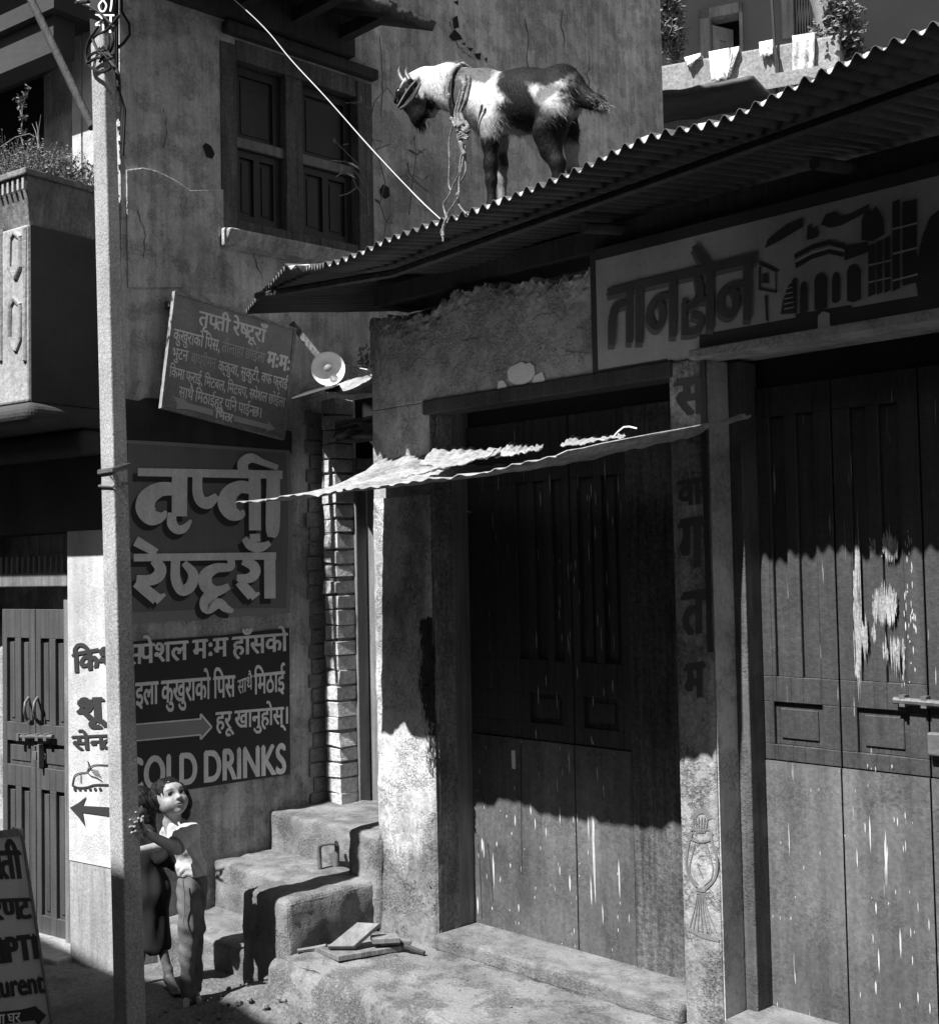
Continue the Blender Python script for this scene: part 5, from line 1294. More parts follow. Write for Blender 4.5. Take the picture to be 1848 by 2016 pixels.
# ------------------------------------------------------------------ wires and twigs
m_wirelit = M('pale_wire', .42, var=.05, bump=0)
e_ = F.pt(872, 436, .66)
s0_ = W.pt(452, -8, .9); mid = W.pt(650, 190, .7)
mb = MB().tube([s0_, W.pt(*C1(1350, 50), .85), W.pt(*C1(1520, 230), .75), s0_.lerp(e_, .55) + (mid - s0_.lerp(e_, .55)) * .0 + Vector((0, 0, -.02)), e_], .0042, 6)
P = [CAMP + ray(x, y) * d for x, y, d in ((452, -8, 5.9), (490, 25, 5.75), (530, 65, 5.6), (575, 120, 5.45), (640, 190, 5.2), (735, 297, 4.85), (820, 387, 4.5), (872, 436, 4.28))]
mb = MB().tube([Vector(p) for p in spline([tuple(q) for q in P], 4)], .0024, 6)
tag(obj('power_wire', mb, m_wirelit, smooth=60), 'long sunlit wire slanting down to the edge of the tin roof', 'wire')
def leaf(mb, p, e, L_, w, nrm):
    e = Vector(e).normalized(); s_ = e.cross(Vector(nrm)).normalized() * w; up = s_.cross(e).normalized() * w * .3
    mb.add([p, p + e * L_ * .35 + s_ + up, p + e * L_ * .7 + s_ * .8 + up, p + e * L_, p + e * L_ * .7 - s_ * .8 + up, p + e * L_ * .35 - s_ + up, p + e * L_ * .5], [(0, 6, 1), (1, 6, 2), (2, 6, 3), (3, 6, 4), (4, 6, 5), (5, 6, 0)])
def twig(paths, leaves, q, label, mat=m_leaf, lm=m_leaf_sunlit):
    root = thing('twig_plant', label, 'plant', W.pt(*C2(*paths[0][0]), q))
    mb = MB()
    for P in paths: mb.tube([W.pt(*C2(x, y), q + .01 * math.sin(i)) for i, (x, y) in enumerate(P)], [.004 - .0025 * i / len(P) for i in range(len(P))], 5)
    obj('stem', mb, mat, root, smooth=60, recalc=False)
    for x0, y0, x1, y1, w, lit in leaves:
        a, b = W.pt(*C2(x0, y0), q), W.pt(*C2(x1, y1), q + .03); mb = MB(); leaf(mb, a, b - a, (b - a).length, w, (-.3, -.6, .9)); obj('leaf', mb, lm if lit else mat, root, smooth=180, recalc=False)
twig([[(440, 1180), (430, 1020), (380, 900), (300, 820), (250, 770)], [(430, 1050), (380, 960), (330, 900), (300, 880)], [(420, 1090), (370, 1020), (330, 930), (280, 960)], [(370, 1030), (330, 1060), (280, 1075)], [(300, 940), (260, 970)]],
     [(310, 890, 215, 880, .010, 1), (325, 890, 390, 930, .014, 1), (290, 800, 335, 790, .012, 0), (255, 790, 245, 755, .010, 0), (320, 950, 370, 980, .006, 1), (300, 940, 255, 975, .004, 1), (330, 1060, 275, 1075, .004, 1), (300, 935, 215, 930, .005, 1)], .42, 'bare twig with two bright narrow leaves in front of the dark window')
twig([[(520, 1330), (535, 1220), (500, 1120), (530, 1000), (480, 820), (440, 700), (400, 590)], [(400, 590), (395, 560), (310, 565)], [(480, 820), (560, 790)], [(535, 1220), (560, 1180)], [(500, 1120), (490, 1100)], [(440, 700), (470, 560), (540, 480), (600, 560)]],
     [(400, 580, 310, 560, .010, 0), (410, 580, 465, 610, .014, 0), (400, 570, 395, 520, .010, 0), (545, 795, 615, 812, .008, 1), (520, 780, 445, 765, .008, 0), (535, 1220, 580, 1230, .010, 0), (500, 1120, 470, 1090, .010, 0), (550, 580, 600, 632, .016, 1)], .16, 'tall thin leafy twig growing up the wall right of the dark window')
twig([[(660, 1180), (680, 1000), (700, 850), (690, 780)], [(700, 850), (750, 820)], [(690, 1000), (640, 960)], [(680, 960), (740, 990)]], [(700, 850, 650, 820, .012, 0), (700, 820, 745, 850, .012, 0), (690, 780, 690, 740, .010, 0), (640, 960, 600, 980, .010, 0), (740, 990, 775, 960, .012, 0)], .10, 'faint leafy stem against the wall below the head of the goat')
mb = MB()
for P in (((650, 520), (640, 440), (615, 350)), ((690, 520), (710, 430), (728, 300), (735, 200)), ((665, 520), (680, 470), (690, 480))): mb.tube([W.pt(*LM(*p), .1) for p in P], .004, 4)
for k in range(40):
    p = W.pt(*LM(620 + 100 * rnd.random(), 330 + 200 * rnd.random()), .1); leaf(mb, p, (rnd.gauss(0, 1), rnd.gauss(0, 1), rnd.gauss(0, 1)), .03, .006, (0, -1, .3))
tag(obj('weed', mb, m_leaf, recalc=False), 'small dark weed sprouting above the doorway canopy by the lamp', 'plant')
# ------------------------------------------------------------------ organic bodies: distance fields, one continuous surface each
def sdf_mesh(prims, vox, cut=None, warp=None, pad=.03):
    """prims: ('c', a, b, ra, rb, k) tapered capsule, ('e', centre, radii, rot3x3 or None, k) ellipsoid, ('-c', ...) groove. -> verts, faces (naive surface nets)"""
    pts = []
    for p in prims:
        if p[0] == 'c': pts += [np.array(p[1]) - max(p[3], p[4]), np.array(p[1]) + max(p[3], p[4]), np.array(p[2]) - max(p[3], p[4]), np.array(p[2]) + max(p[3], p[4])]
        elif p[0] == 'e': m = max(p[2]); pts += [np.array(p[1]) - m, np.array(p[1]) + m]
    lo = np.min(pts, 0) - pad; hi = np.max(pts, 0) + pad
    n = np.ceil((hi - lo) / vox).astype(int) + 1
    gx, gy, gz = [lo[i] + vox * np.arange(n[i]) for i in range(3)]
    D = np.full(n, 1.0, np.float32)
    for p in prims:
        neg = p[0][0] == '-'; ty = p[0][-1]; k = p[-1]
        if ty == 'c': a, b = np.array(p[1], float), np.array(p[2], float); m = max(p[3], p[4]) + 3 * k + 3 * vox; l_, h_ = np.minimum(a, b) - m, np.maximum(a, b) + m
        else: c = np.array(p[1], float); m = max(p[2]) + 3 * k + 3 * vox; l_, h_ = c - m, c + m
        i0 = np.clip(((l_ - lo) / vox).astype(int), 0, n - 1); i1 = np.clip(((h_ - lo) / vox).astype(int) + 2, 1, n)
        if (i1 <= i0).any(): continue
        sl = tuple(slice(i0[i], i1[i]) for i in range(3))
        X, Y, Z = np.meshgrid(gx[sl[0]], gy[sl[1]], gz[sl[2]], indexing='ij')
        if ty == 'c':
            d = b - a; L2 = max(d @ d, 1e-9); t = np.clip(((X - a[0]) * d[0] + (Y - a[1]) * d[1] + (Z - a[2]) * d[2]) / L2, 0, 1)
            dd = np.sqrt((X - a[0] - t * d[0]) ** 2 + (Y - a[1] - t * d[1]) ** 2 + (Z - a[2] - t * d[2]) ** 2) - (p[3] + (p[4] - p[3]) * t)
        else:
            U = np.stack([X - c[0], Y - c[1], Z - c[2]], -1)
            if p[3] is not None: U = U @ np.array(p[3]).T          # rows of the matrix: local axes
            r = np.array(p[2], float); q = U / r; k0 = np.linalg.norm(q, axis=-1); k1 = np.linalg.norm(q / r, axis=-1) + 1e-9
            dd = k0 * (k0 - 1) / k1
        cur = D[sl]
        if neg:
            h = np.clip(.5 - .5 * (cur + dd) / k, 0, 1); D[sl] = cur * (1 - h) - dd * h + k * h * (1 - h)
        else:
            h = np.clip(.5 + .5 * (cur - dd) / k, 0, 1); D[sl] = cur * (1 - h) + dd * h - k * h * (1 - h)
    X, Y, Z = np.meshgrid(gx, gy, gz, indexing='ij')
    if warp is not None: D = D + warp(X, Y, Z)
    if cut is not None: D = np.maximum(D, cut(X, Y, Z))
    S = D < 0
    c8 = [S[i:n[0] - 1 + i, j:n[1] - 1 + j, k:n[2] - 1 + k] for i in (0, 1) for j in (0, 1) for k in (0, 1)]
    cnt = sum(c.astype(int) for c in c8); act = (cnt > 0) & (cnt < 8)
    idx = -np.ones(act.shape, int); ijk = np.argwhere(act); idx[act] = np.arange(len(ijk))
    acc = np.zeros((len(ijk), 3)); w = np.zeros(len(ijk))
    I, J, K = ijk.T
    for ax in range(3):
        o = [x for x in range(3) if x != ax]
        for u_ in (0, 1):
            for v_ in (0, 1):
                off = [0, 0, 0]; off[o[0]] = u_; off[o[1]] = v_; off2 = list(off); off2[ax] = 1
                d0_ = D[I + off[0], J + off[1], K + off[2]]; d1_ = D[I + off2[0], J + off2[1], K + off2[2]]
                m = (d0_ < 0) != (d1_ < 0); t = np.where(m, d0_ / np.where(m, d0_ - d1_, 1), 0)
                P_ = np.zeros((len(ijk), 3)) + off; P_[:, ax] = t; acc += P_ * m[:, None]; w += m
    V = lo + vox * (ijk + acc / w[:, None])
    faces = []
    for ax in range(3):
        o = [x for x in range(3) if x != ax]
        A = S.take(range(n[ax] - 1), ax); B = S.take(range(1, n[ax]), ax); e = np.argwhere(A != B)
        if not len(e): continue
        ok = (e[:, o[0]] > 0) & (e[:, o[1]] > 0) & (e[:, o[0]] < n[o[0]] - 1) & (e[:, o[1]] < n[o[1]] - 1); e = e[ok]
        q = []
        for du, dv in ((-1, -1), (0, -1), (0, 0), (-1, 0)):
            f = e.copy(); f[:, o[0]] += du; f[:, o[1]] += dv; q.append(idx[f[:, 0], f[:, 1], f[:, 2]])
        q = np.stack(q, 1); inside = A[e[:, 0], e[:, 1], e[:, 2]]
        flip = inside if ax != 1 else ~inside
        q[~flip] = q[~flip][:, ::-1]; faces.append(q)
    return V, np.concatenate(faces)
def smooth_mesh(V, Fc, it=2, lam=.5):
    e = np.concatenate([Fc[:, [0, 1]], Fc[:, [1, 2]], Fc[:, [2, 3]], Fc[:, [3, 0]]]); e = np.concatenate([e, e[:, ::-1]])
    for _ in range(it):
        s = np.zeros_like(V); c = np.zeros(len(V)); np.add.at(s, e[:, 0], V[e[:, 1]]); np.add.at(c, e[:, 0], 1); V = V * (1 - lam) + lam * s / np.maximum(c, 1)[:, None]
    return V
def body(name, V, Fc, mat, parent, to_world=None, cols=None):
    if to_world: V = to_world(V)
    org = np.array(root_of(parent).location)
    me = bpy.data.meshes.new(name); me.from_pydata((V - org).tolist(), [], Fc.tolist()); me.materials.append(mat)
    bm = bmesh.new(); bm.from_mesh(me); bmesh.ops.recalc_face_normals(bm, faces=bm.faces); bm.to_mesh(me); bm.free()
    me.polygons.foreach_set('use_smooth', [True] * len(me.polygons))
    if cols is not None:
        at = me.attributes.new('coat', 'FLOAT', 'POINT'); at.data.foreach_set('value', cols.astype(np.float32))
    o = bpy.data.objects.new(name, me); COL.objects.link(o); o.parent = parent; return o
def coat_mat(name, rough=.6, spec=.3, bump=.3, bscale=120, stretch=(1, 1, 1), sheen=0.0):
    m = bpy.data.materials.new(name); m.use_nodes = True; nt = m.node_tree; N, L = nt.nodes, nt.links; bs = N['Principled BSDF']
    at = N.new('ShaderNodeAttribute'); at.attribute_name = 'coat'
    g = N.new('ShaderNodeNewGeometry'); mp = N.new('ShaderNodeMapping'); mp.inputs['Scale'].default_value = stretch; L.new(g.outputs['Position'], mp.inputs[0])
    t = N.new('ShaderNodeTexNoise'); t.inputs['Scale'].default_value = bscale; t.inputs['Detail'].default_value = 4; L.new(mp.outputs[0], t.inputs['Vector'])
    mr = N.new('ShaderNodeMapRange'); mr.inputs['From Min'].default_value = .3; mr.inputs['From Max'].default_value = .7; mr.inputs['To Min'].default_value = .75; mr.inputs['To Max'].default_value = 1.2; L.new(t.outputs['Fac'], mr.inputs['Value'])
    mu = N.new('ShaderNodeMath'); mu.operation = 'MULTIPLY'; mu.use_clamp = True; L.new(at.outputs['Fac'], mu.inputs[0]); L.new(mr.outputs[0], mu.inputs[1])
    cb = N.new('ShaderNodeCombineColor'); [L.new(mu.outputs[0], cb.inputs[i]) for i in range(3)]; L.new(cb.outputs[0], bs.inputs['Base Color'])
    b = N.new('ShaderNodeBump'); b.inputs['Strength'].default_value = bump; b.inputs['Distance'].default_value = .006; L.new(t.outputs['Fac'], b.inputs['Height']); L.new(b.outputs[0], bs.inputs['Normal'])
    bs.inputs['Roughness'].default_value = rough; bs.inputs['Specular IOR Level'].default_value = spec
    return m

# ------------------------------------------------------------------ the goat on the roof
GQ = .50
def gp3(x, y, off=0.0):
    "GT crop px on the goat's own plane (parallel to the eave); off: out towards the street"
    a, z = F.px(*GT(x, y), GQ + off); return np.array([a, GQ + off, z])
p0_, p1_ = gp3(900, 400), gp3(900, 500); gk = (p0_[2] - p1_[2]) / 100.0                     # metres per crop px
gr = lambda r: r * gk
def roofz(a, q):
    t_ = np.linspace(0, 1, 201); t = float(np.interp(a, [eave(x)[0] for x in t_], t_)); return float(np.interp(t, t_, zsm)) + (0.65 - q) * math.tan(R(8)) + AMP * .8
def C_(a, b, ra, rb, k=.02): return ('c', a, b, gr(ra), gr(rb), k)
off_n, off_f = .075, -.075
tor = [C_(gp3(830, 360), gp3(1100, 370), 175, 190, .05), C_(gp3(1100, 370), gp3(1350, 320), 190, 165, .05), C_(gp3(1100, 450), gp3(1220, 430), 150, 140, .05),
       C_(gp3(1380, 300), gp3(1420, 330), 150, 120, .04), C_(gp3(820, 420), gp3(830, 520), 140, 110, .04),
       C_(gp3(800, 330), gp3(560, 250), 165, 130, .05), C_(gp3(560, 260), gp3(400, 230), 125, 100, .04), C_(gp3(760, 420), gp3(520, 330), 110, 90, .05)]
for p in list(tor):                                               # flatten nothing: barrel of the body is round, a little narrower than deep
    pass
P_ = gp3
head = [C_(P_(330, 275), P_(310, 340), 112, 120, .03), C_(P_(310, 340), P_(345, 500), 118, 66, .03), C_(P_(400, 330), P_(445, 440), 82, 52, .03), C_(P_(345, 495), P_(352, 540), 55, 40, .02), C_(P_(385, 470), P_(460, 490), 42, 14, .02)]
def leg(pts, off, k=.025):
    out = []
    for (x0, y0, r0_), (x1, y1, r1_) in zip(pts[:-1], pts[1:]): out.append(C_(P_(x0, y0, off), P_(x1, y1, off), r0_, r1_, k))
    return out
zh = lambda x, off: None
def hoofed(pts, off):
    "end the leg on the roof sheet"
    x, y, r_ = pts[-1]; p = P_(x, y, off); rz = roofz(p[0], p[1])
    L_ = leg(pts[:-1] + [pts[-1]], off); last = list(L_[-1]); e = p.copy(); e[2] = rz + gr(r_) * .6; last[2] = e; L_[-1] = tuple(last)
    L_.append(('c', e, e + np.array([-.012, 0, -gr(r_) * .3]), gr(r_) * 1.08, gr(r_) * 1.12, .008)); return L_
legs = [C_(P_(850, 400, .05), P_(862, 560, .075), 120, 84, .06)] + hoofed([(862, 560, 78), (868, 680, 56), (872, 850, 42), (874, 960, 34), (878, 1090, 34)], .085) + hoofed([(930, 520, 95), (945, 680, 55), (945, 850, 44), (948, 960, 33), (958, 1070, 34)], -.07)
legs += [('c', P_(1350, 380, .03), P_(1310, 560, .06), gr(150), gr(110), .06)]
legs += hoofed([(1330, 500, 120), (1290, 620, 96), (1305, 740, 66), (1355, 840, 46), (1362, 930, 36)], .08) + hoofed([(1400, 420, 120), (1440, 600, 62), (1455, 730, 44), (1462, 860, 36), (1470, 900, 34)], -.08)
tail = [C_(P_(1480, 260), P_(1540, 330), 60, 46, .02), C_(P_(1540, 330), P_(1640, 385), 46, 40, .02), C_(P_(1640, 385), P_(1720, 400), 36, 14, .02), C_(P_(1560, 390), P_(1690, 450), 44, 20, .02)]
gm = tor + head + legs + tail
V, Fc = sdf_mesh(gm, .0065)
V = smooth_mesh(V, Fc, 2)
# narrow the barrel sideways
dqv = V[:, 1] - GQ; near = V[:, 2]
zt_ = np.clip((V[:, 2] - P_(900, 800)[2]) / (P_(900, 420)[2] - P_(900, 800)[2]), 0, 1); V[:, 1] = GQ + dqv * (1 - .17 * zt_ * zt_ * (3 - 2 * zt_))
# coat patches, in the goat's own length and height
O_ = P_(0, 0); gx_ = (V[:, 0] - O_[0]); 
def gpx(V):
    "crop-like coordinates of the goat's own side view: x along the body, y down"
    a0_, a1_ = P_(400, 400)[0], P_(1400, 400)[0]; x = 400 + (V[:, 0] - a0_) / (a1_ - a0_) * 1000; z0_ = np.interp(x, [400, 1400], [P_(400, 400)[2], P_(1400, 400)[2]]); y = 400 - (V[:, 2] - z0_) / gk
    return x, y
def blob(x, y, cx_, cy_, rx, ry, ang=0, soft=.55):
    c, s = math.cos(R(ang)), math.sin(R(ang)); u_ = ((x - cx_) * c + (y - cy_) * s) / rx; v_ = (-(x - cx_) * s + (y - cy_) * c) / ry
    d = np.sqrt(u_ * u_ + v_ * v_); return np.clip((1 + soft / 2 - d) / soft, 0, 1)
def coat(V):
    x, y = gpx(V); nz = np.array([fbm(v, 9) for v in V]); n2 = np.array([fbm(v, 34) for v in V]); x = x + 50 * nz + 26 * n2; y = y + 34 * nz + 22 * n2
    side = V[:, 1] - GQ
    c = np.full(len(V), .58)
    dark, mid = .009, .16
    def put(m, v):
        nonlocal c
        c = c * (1 - m) + v * m
    put(np.clip((y - 420) / 130, 0, 1) * (x > 480), .27)
    put(blob(x, y, 860, 190, 130, 90, 30), .10)                       # greyish withers
    put(blob(x, y, 735, 320, 88, 200, -8), .075)
    put(blob(x, y, 1290, 180, 290, 130, 12), dark)
    put(blob(x, y, 1180, 330, 75, 260, -32), dark)
    put(blob(x, y, 1270, 520, 190, 120, 8), dark)
    put(blob(x, y, 1420, 260, 90, 80), dark)
    put(blob(x, y, 1410, 395, 95, 55, -8), .17)
    put(np.clip((x - 1490) / 40, 0, 1) * (y < 520), dark)             # tail
    hd = np.clip((470 - x) / 60, 0, 1) * np.clip((y - 215 + (x - 330) * .25) / 40, 0, 1)
    hd = np.maximum(hd, blob(x, y, 330, 420, 130, 190)); put(hd * (1 - blob(x, y, 425, 325, 45, 50)), .005)
    put(blob(x, y, 425, 320, 36, 40), .5)
    put(blob(x, y, 450, 400, 60, 60), .006)
    put(np.clip((y - 640) / 70, 0, 1) * (side > 0) * (x < 1100), .008)  # near foreleg
    far_f = (side <= 0) * (x < 1100); put(np.clip((y - 600) / 60, 0, 1) * far_f, .20); put(blob(x, y, 950, 800, 70, 75) * far_f, .03); put(np.clip((y - 940) / 30, 0, 1) * far_f * 0, .1)
    put(np.clip((y - 520) / 110, 0, 1) * (side > 0) * (x > 1150), .007)  # near hind leg
    put(np.clip((y - 800) / 50, 0, 1) * (side <= 0) * (x > 1150), .05)
    return c
goat_w = lambda V: np.array([tuple(F.w(v[0], v[1], v[2])) for v in V])
goat = thing('goat', 'piebald goat with dark head standing at the edge of the tin roof', 'goat', F.w(*P_(1000, 400)[:2], roofz(P_(1000, 400)[0], GQ)))
m_coat = coat_mat('goat_coat', rough=.6, spec=.12, bump=.7, bscale=160, stretch=(1, 1, .35))
gc = coat(V)
body('body', V, Fc, m_coat, goat, goat_w, gc)
# ears, horns, beard, hair
def gw(p): return F.w(p[0], p[1], p[2])
for off, lab in ((.075, 1), (-.06, 0)):
    mb = MB(); n = 10
    ed = [(345, 245), (310, 300), (270, 360), (235, 405), (205, 435)] if lab else [(270, 250), (235, 290), (205, 330), (190, 370), (185, 395)]
    wd = [14, 28, 30, 20, 3]; L1, L2, L3 = [], [], []
    for (x, y), w_ in zip(ed, wd):
        L1.append(gw(P_(x - w_ * .75, y - w_ * .55, off + .012))); L2.append(gw(P_(x, y, off - .004))); L3.append(gw(P_(x + w_ * .75, y + w_ * .55, off + .018)))
    m_ = len(ed); mb.add(L1 + L2 + L3, [(i, i + 1, m_ + i + 1, m_ + i) for i in range(m_ - 1)] + [(m_ + i, m_ + i + 1, 2 * m_ + i + 1, 2 * m_ + i) for i in range(m_ - 1)])
    o = obj('ear', mb, M('goat_ear', .11, var=.4, scale=30, streak=.3, sscale=90, bump=.2) if lab else M('goat_dark', .02, var=.2, bump=.2), goat, smooth=180, recalc=False)
    s_ = o.modifiers.new('S', 'SOLIDIFY'); s_.thickness = .007
m_horn = M('horn', .10, rough=.45, var=.4, scale=40, bump=.2, spec=.5)
for off, P in ((.05, ((285, 235, 22), (262, 195, 19), (258, 165, 14), (266, 140, 7))), (-.03, ((240, 245, 22), (214, 200, 19), (206, 165, 15), (214, 135, 7)))):
    obj('horn', MB().tube([gw(P_(x, y, off)) for x, y, r_ in P], [gr(r_) for x, y, r_ in P], 8), m_horn, goat, smooth=60)
mb = MB(); mb.ball(gw(P_(208, 318, .05)), .011, 8); obj('eye', mb, M('goat_eye', .03, rough=.1, var=0, bump=0, spec=.8), goat, smooth=180)
rnd = random.Random(31)
me_ = bpy.data.objects  # hair strands rooted on the coat
tri = []; tcol = []
nrm = np.zeros_like(V); a_, b_, c_ = V[Fc[:, 0]], V[Fc[:, 1]], V[Fc[:, 2]]; fn_ = np.cross(b_ - a_, c_ - a_)
cen = V[Fc].mean(1); 
if ((fn_ * (cen - np.array([P_(1000, 380)[0], GQ, P_(1000, 380)[2]]))).sum(1)).mean() < 0: fn_ = -fn_
fn_ /= np.linalg.norm(fn_, axis=1)[:, None] + 1e-9
pick = np.random.choice(len(Fc), min(9000, len(Fc)), replace=False)
hv, hf, hc = [], [], []
xx, yy = gpx(cen)
for f in pick:
    p = cen[f]; nn = fn_[f]; x, y = xx[f], yy[f]
    L_ = .022 if 480 < x < 1500 and y < 640 else (.030 if x >= 1500 else .010)
    if x < 480: L_ = .007
    if 440 < x < 720 and y < 260: L_ = .034
    if 560 < x < 1300 and 540 < y < 680: L_ = .030
    flow = np.array([.75 if x < 1500 else .9, 0, -.75 if y > 220 else -.15]) if y < 640 else np.array([.1, 0, -1.0])
    flow = flow + np.random.randn(3) * .22; flow -= nn * (flow @ nn) * .85; flow /= np.linalg.norm(flow) + 1e-9
    d = flow * .95 + nn * .20; L_ *= .6 + .8 * random.random(); sd_ = np.cross(d, nn); sd_ = sd_ / (np.linalg.norm(sd_) + 1e-9) * .0008
    i = len(hv); q = p - nn * .002; hv += [q - sd_, q + sd_, q + d * L_ * .55 + sd_ * .7 - np.array([0, 0, .001]), q + d * L_ * .55 - sd_ * .7 - np.array([0, 0, .001]), q + d * L_ - np.array([0, 0, L_ * .15])]
    hf += [(i, i + 1, i + 2, i + 3), (i + 3, i + 2, i + 4)]; hc += [gc[Fc[f, 0]] * random.uniform(.75, 1.15)] * 5
hv = goat_w(np.array(hv)); org = np.array(goat.location)
me = bpy.data.meshes.new('hair'); me.from_pydata((hv - org).tolist(), [], hf); me.materials.append(m_coat); at = me.attributes.new('coat', 'FLOAT', 'POINT'); at.data.foreach_set('value', np.array(hc, np.float32))
o = bpy.data.objects.new('hair', me); COL.objects.link(o); o.parent = goat
# beard and tail tuft
mb = MB()
for k in range(70):
    x, y = rnd.choice([(372, 560), (352, 556), (390, 545), (360, 540)]); p = gw(P_(x + rnd.gauss(0, 14), y + rnd.gauss(0, 8), rnd.gauss(0, .012))); e = Vector((rnd.gauss(.15, .2), rnd.gauss(0, .15), -1)) * rnd.uniform(.012, .035)
    mb.tube([p, p + e * .5 + Vector((0, 0, .002)), p + e], [.0012, .001, .0004], 3, cap=False)
obj('beard', mb, M('goat_dark', .02), goat, recalc=False)
mb = MB()
for k in range(110):
    t = rnd.random(); x, y = 1560 + 150 * t, 350 + 60 * t + rnd.gauss(0, 22); p = gw(P_(x, y, rnd.gauss(0, .02)))
    e = (gw(P_(x + rnd.uniform(15, 60), y + rnd.uniform(5, 50), 0)) - gw(P_(x, y, 0)))
    mb.tube([p, p + e * .5 + Vector((0, 0, .004)), p + e], [.0014, .0011, .0005], 3, cap=False)
obj('tail_tuft', mb, M('tail_hair', .06, var=.6, scale=60, bump=0), goat, recalc=False)
# collar rope and tether
m_rope = M('rope', .30, rough=.9, var=.5, scale=60, speck=.4, specks=200, bump=.8, bscale=200)
rope = thing('tether_rope', 'frayed knotted rope around the neck of the goat hanging to the roof edge', 'rope', gw(P_(600, 1250)))
mb = MB(); cN = P_(672, 330)
ring = [np.array([cN[0] + gr(28) * math.sin(a * 1) + gr(10) * math.cos(a), cN[1] + .078 * math.cos(a), cN[2] + gr(198) * math.sin(a)]) for a in np.linspace(0, 2 * math.pi, 40)]
mb.tube([gw(p) for p in ring], .008, 7, cap=False); mb.tube([gw(p + np.array([.009 * math.sin(i * .9), 0, .006 * math.cos(i * .9)])) for i, p in enumerate(ring)], .005, 6, cap=False)
obj('collar', mb, m_rope, rope, smooth=60)
mb = MB()
def rp(P, r_, off=.14): mb.tube([gw(P_(x + 3 * math.sin(i * .45), y, off + .002 * math.cos(i * .4))) for i, (x, y) in enumerate([tuple(v) for v in spline(P, 8)])], r_ * .68, 6)
rp([(690, 190), (690, 260), (660, 360), (640, 470), (635, 540), (660, 600), (650, 680)], .011, .16); rp([(710, 200), (715, 280), (690, 380), (660, 470), (670, 560), (640, 640), (655, 700), (680, 770)], .010, .165)
rp([(655, 300), (625, 420), (612, 520), (640, 580)], .007, .165); rp([(580, 510), (600, 530), (615, 570)], .010, .165)
rp([(600, 530), (575, 650), (568, 800), (570, 980), (578, 1030)], .004, .15); rp([(650, 560), (690, 540), (705, 580), (670, 590), (700, 610), (725, 590)], .010, .17)
rp([(655, 680), (690, 780), (685, 900), (650, 980), (632, 1060)], .005, .15); rp([(665, 690), (655, 800), (640, 900), (600, 1000), (560, 1080), (530, 1140), (545, 1230)], .0045, .15); rp([(640, 690), (690, 720), (660, 850), (645, 960), (630, 1080), (560, 1200), (545, 1240), (525, 1290), (515, 1325), (520, 1370), (528, 1400)], .005, .155)
rp([(632, 1060), (640, 1130), (690, 1200)], .005, .15); rp([(545, 1240), (530, 1300), (524, 1360)], .007, .16)
for k in range(8): rp([(640 + rnd.gauss(0, 12), 560 + 14 * k), (670 + rnd.gauss(0, 16), 550 + 14 * k), (690 + rnd.gauss(0, 14), 575 + 12 * k)], .006, .17)
mb.ball(gw(P_(632, 1062, .15)), .008, 6); mb.ball(gw(P_(668, 125, 0)), .012, 8); mb.ball(gw(P_(700, 590, .17)), .012, 8); mb.ball(gw(P_(650, 560, .17)), .013, 8)
obj('strand', mb, m_rope, rope, smooth=60)

# ------------------------------------------------------------------ the children behind the pole
CZ = 5.10
class Person:
    def __init__(s, label, foot_px, Z, k=None):
        s.Z = Z; s.k = Z / 2588 / 3.878
        p = hz(*CH(*foot_px), 0.0); s.p0 = CAMP + ray(*CH(*foot_px)) * (Z / ray(*CH(*foot_px)).y); s.foot_px = foot_px; s.base = Vector((s.p0.x, s.p0.y, 0))
        s.root = thing('person', label, 'person', s.base); s.shift = -s.p0.z
    def P(s, x, y, d=0.0):
        "crop px on the frontal plane through the figure, d: metres away from the viewer"
        r_ = ray(*CH(x, y)); p = CAMP + r_ * ((s.Z + d) / r_.y); return np.array([p.x, p.y, p.z])
    def r(s, px): return px * s.k
m_skin = coat_mat('skin', rough=.5, spec=.3, bump=.12, bscale=90)
m_shirt = M('pale_shirt', .48, rough=.9, var=.10, scale=12, bump=.35, bscale=60, bump2=1.5)
m_jeans = M('washed_jeans', .115, rough=.9, var=.45, scale=9, speck=.2, specks=260, bump=.25, bscale=160, bump2=.6)
m_hair = M('black_hair', .008, rough=.5, var=.4, scale=30, streak=.3, sscale=60, bump=.4, bscale=150, spec=.2)
m_darkcl = M('dark_clothes', .012, rough=.9, var=.4, scale=10, bump=.2, bscale=120)
m_sole = M('sandal', .05, rough=.7, var=.3, bump=.2)
kid = Person('toddler in pale shirt and washed jeans gazing up, hand against the pole', (570, 1905), CZ)
P, r = kid.P, kid.r
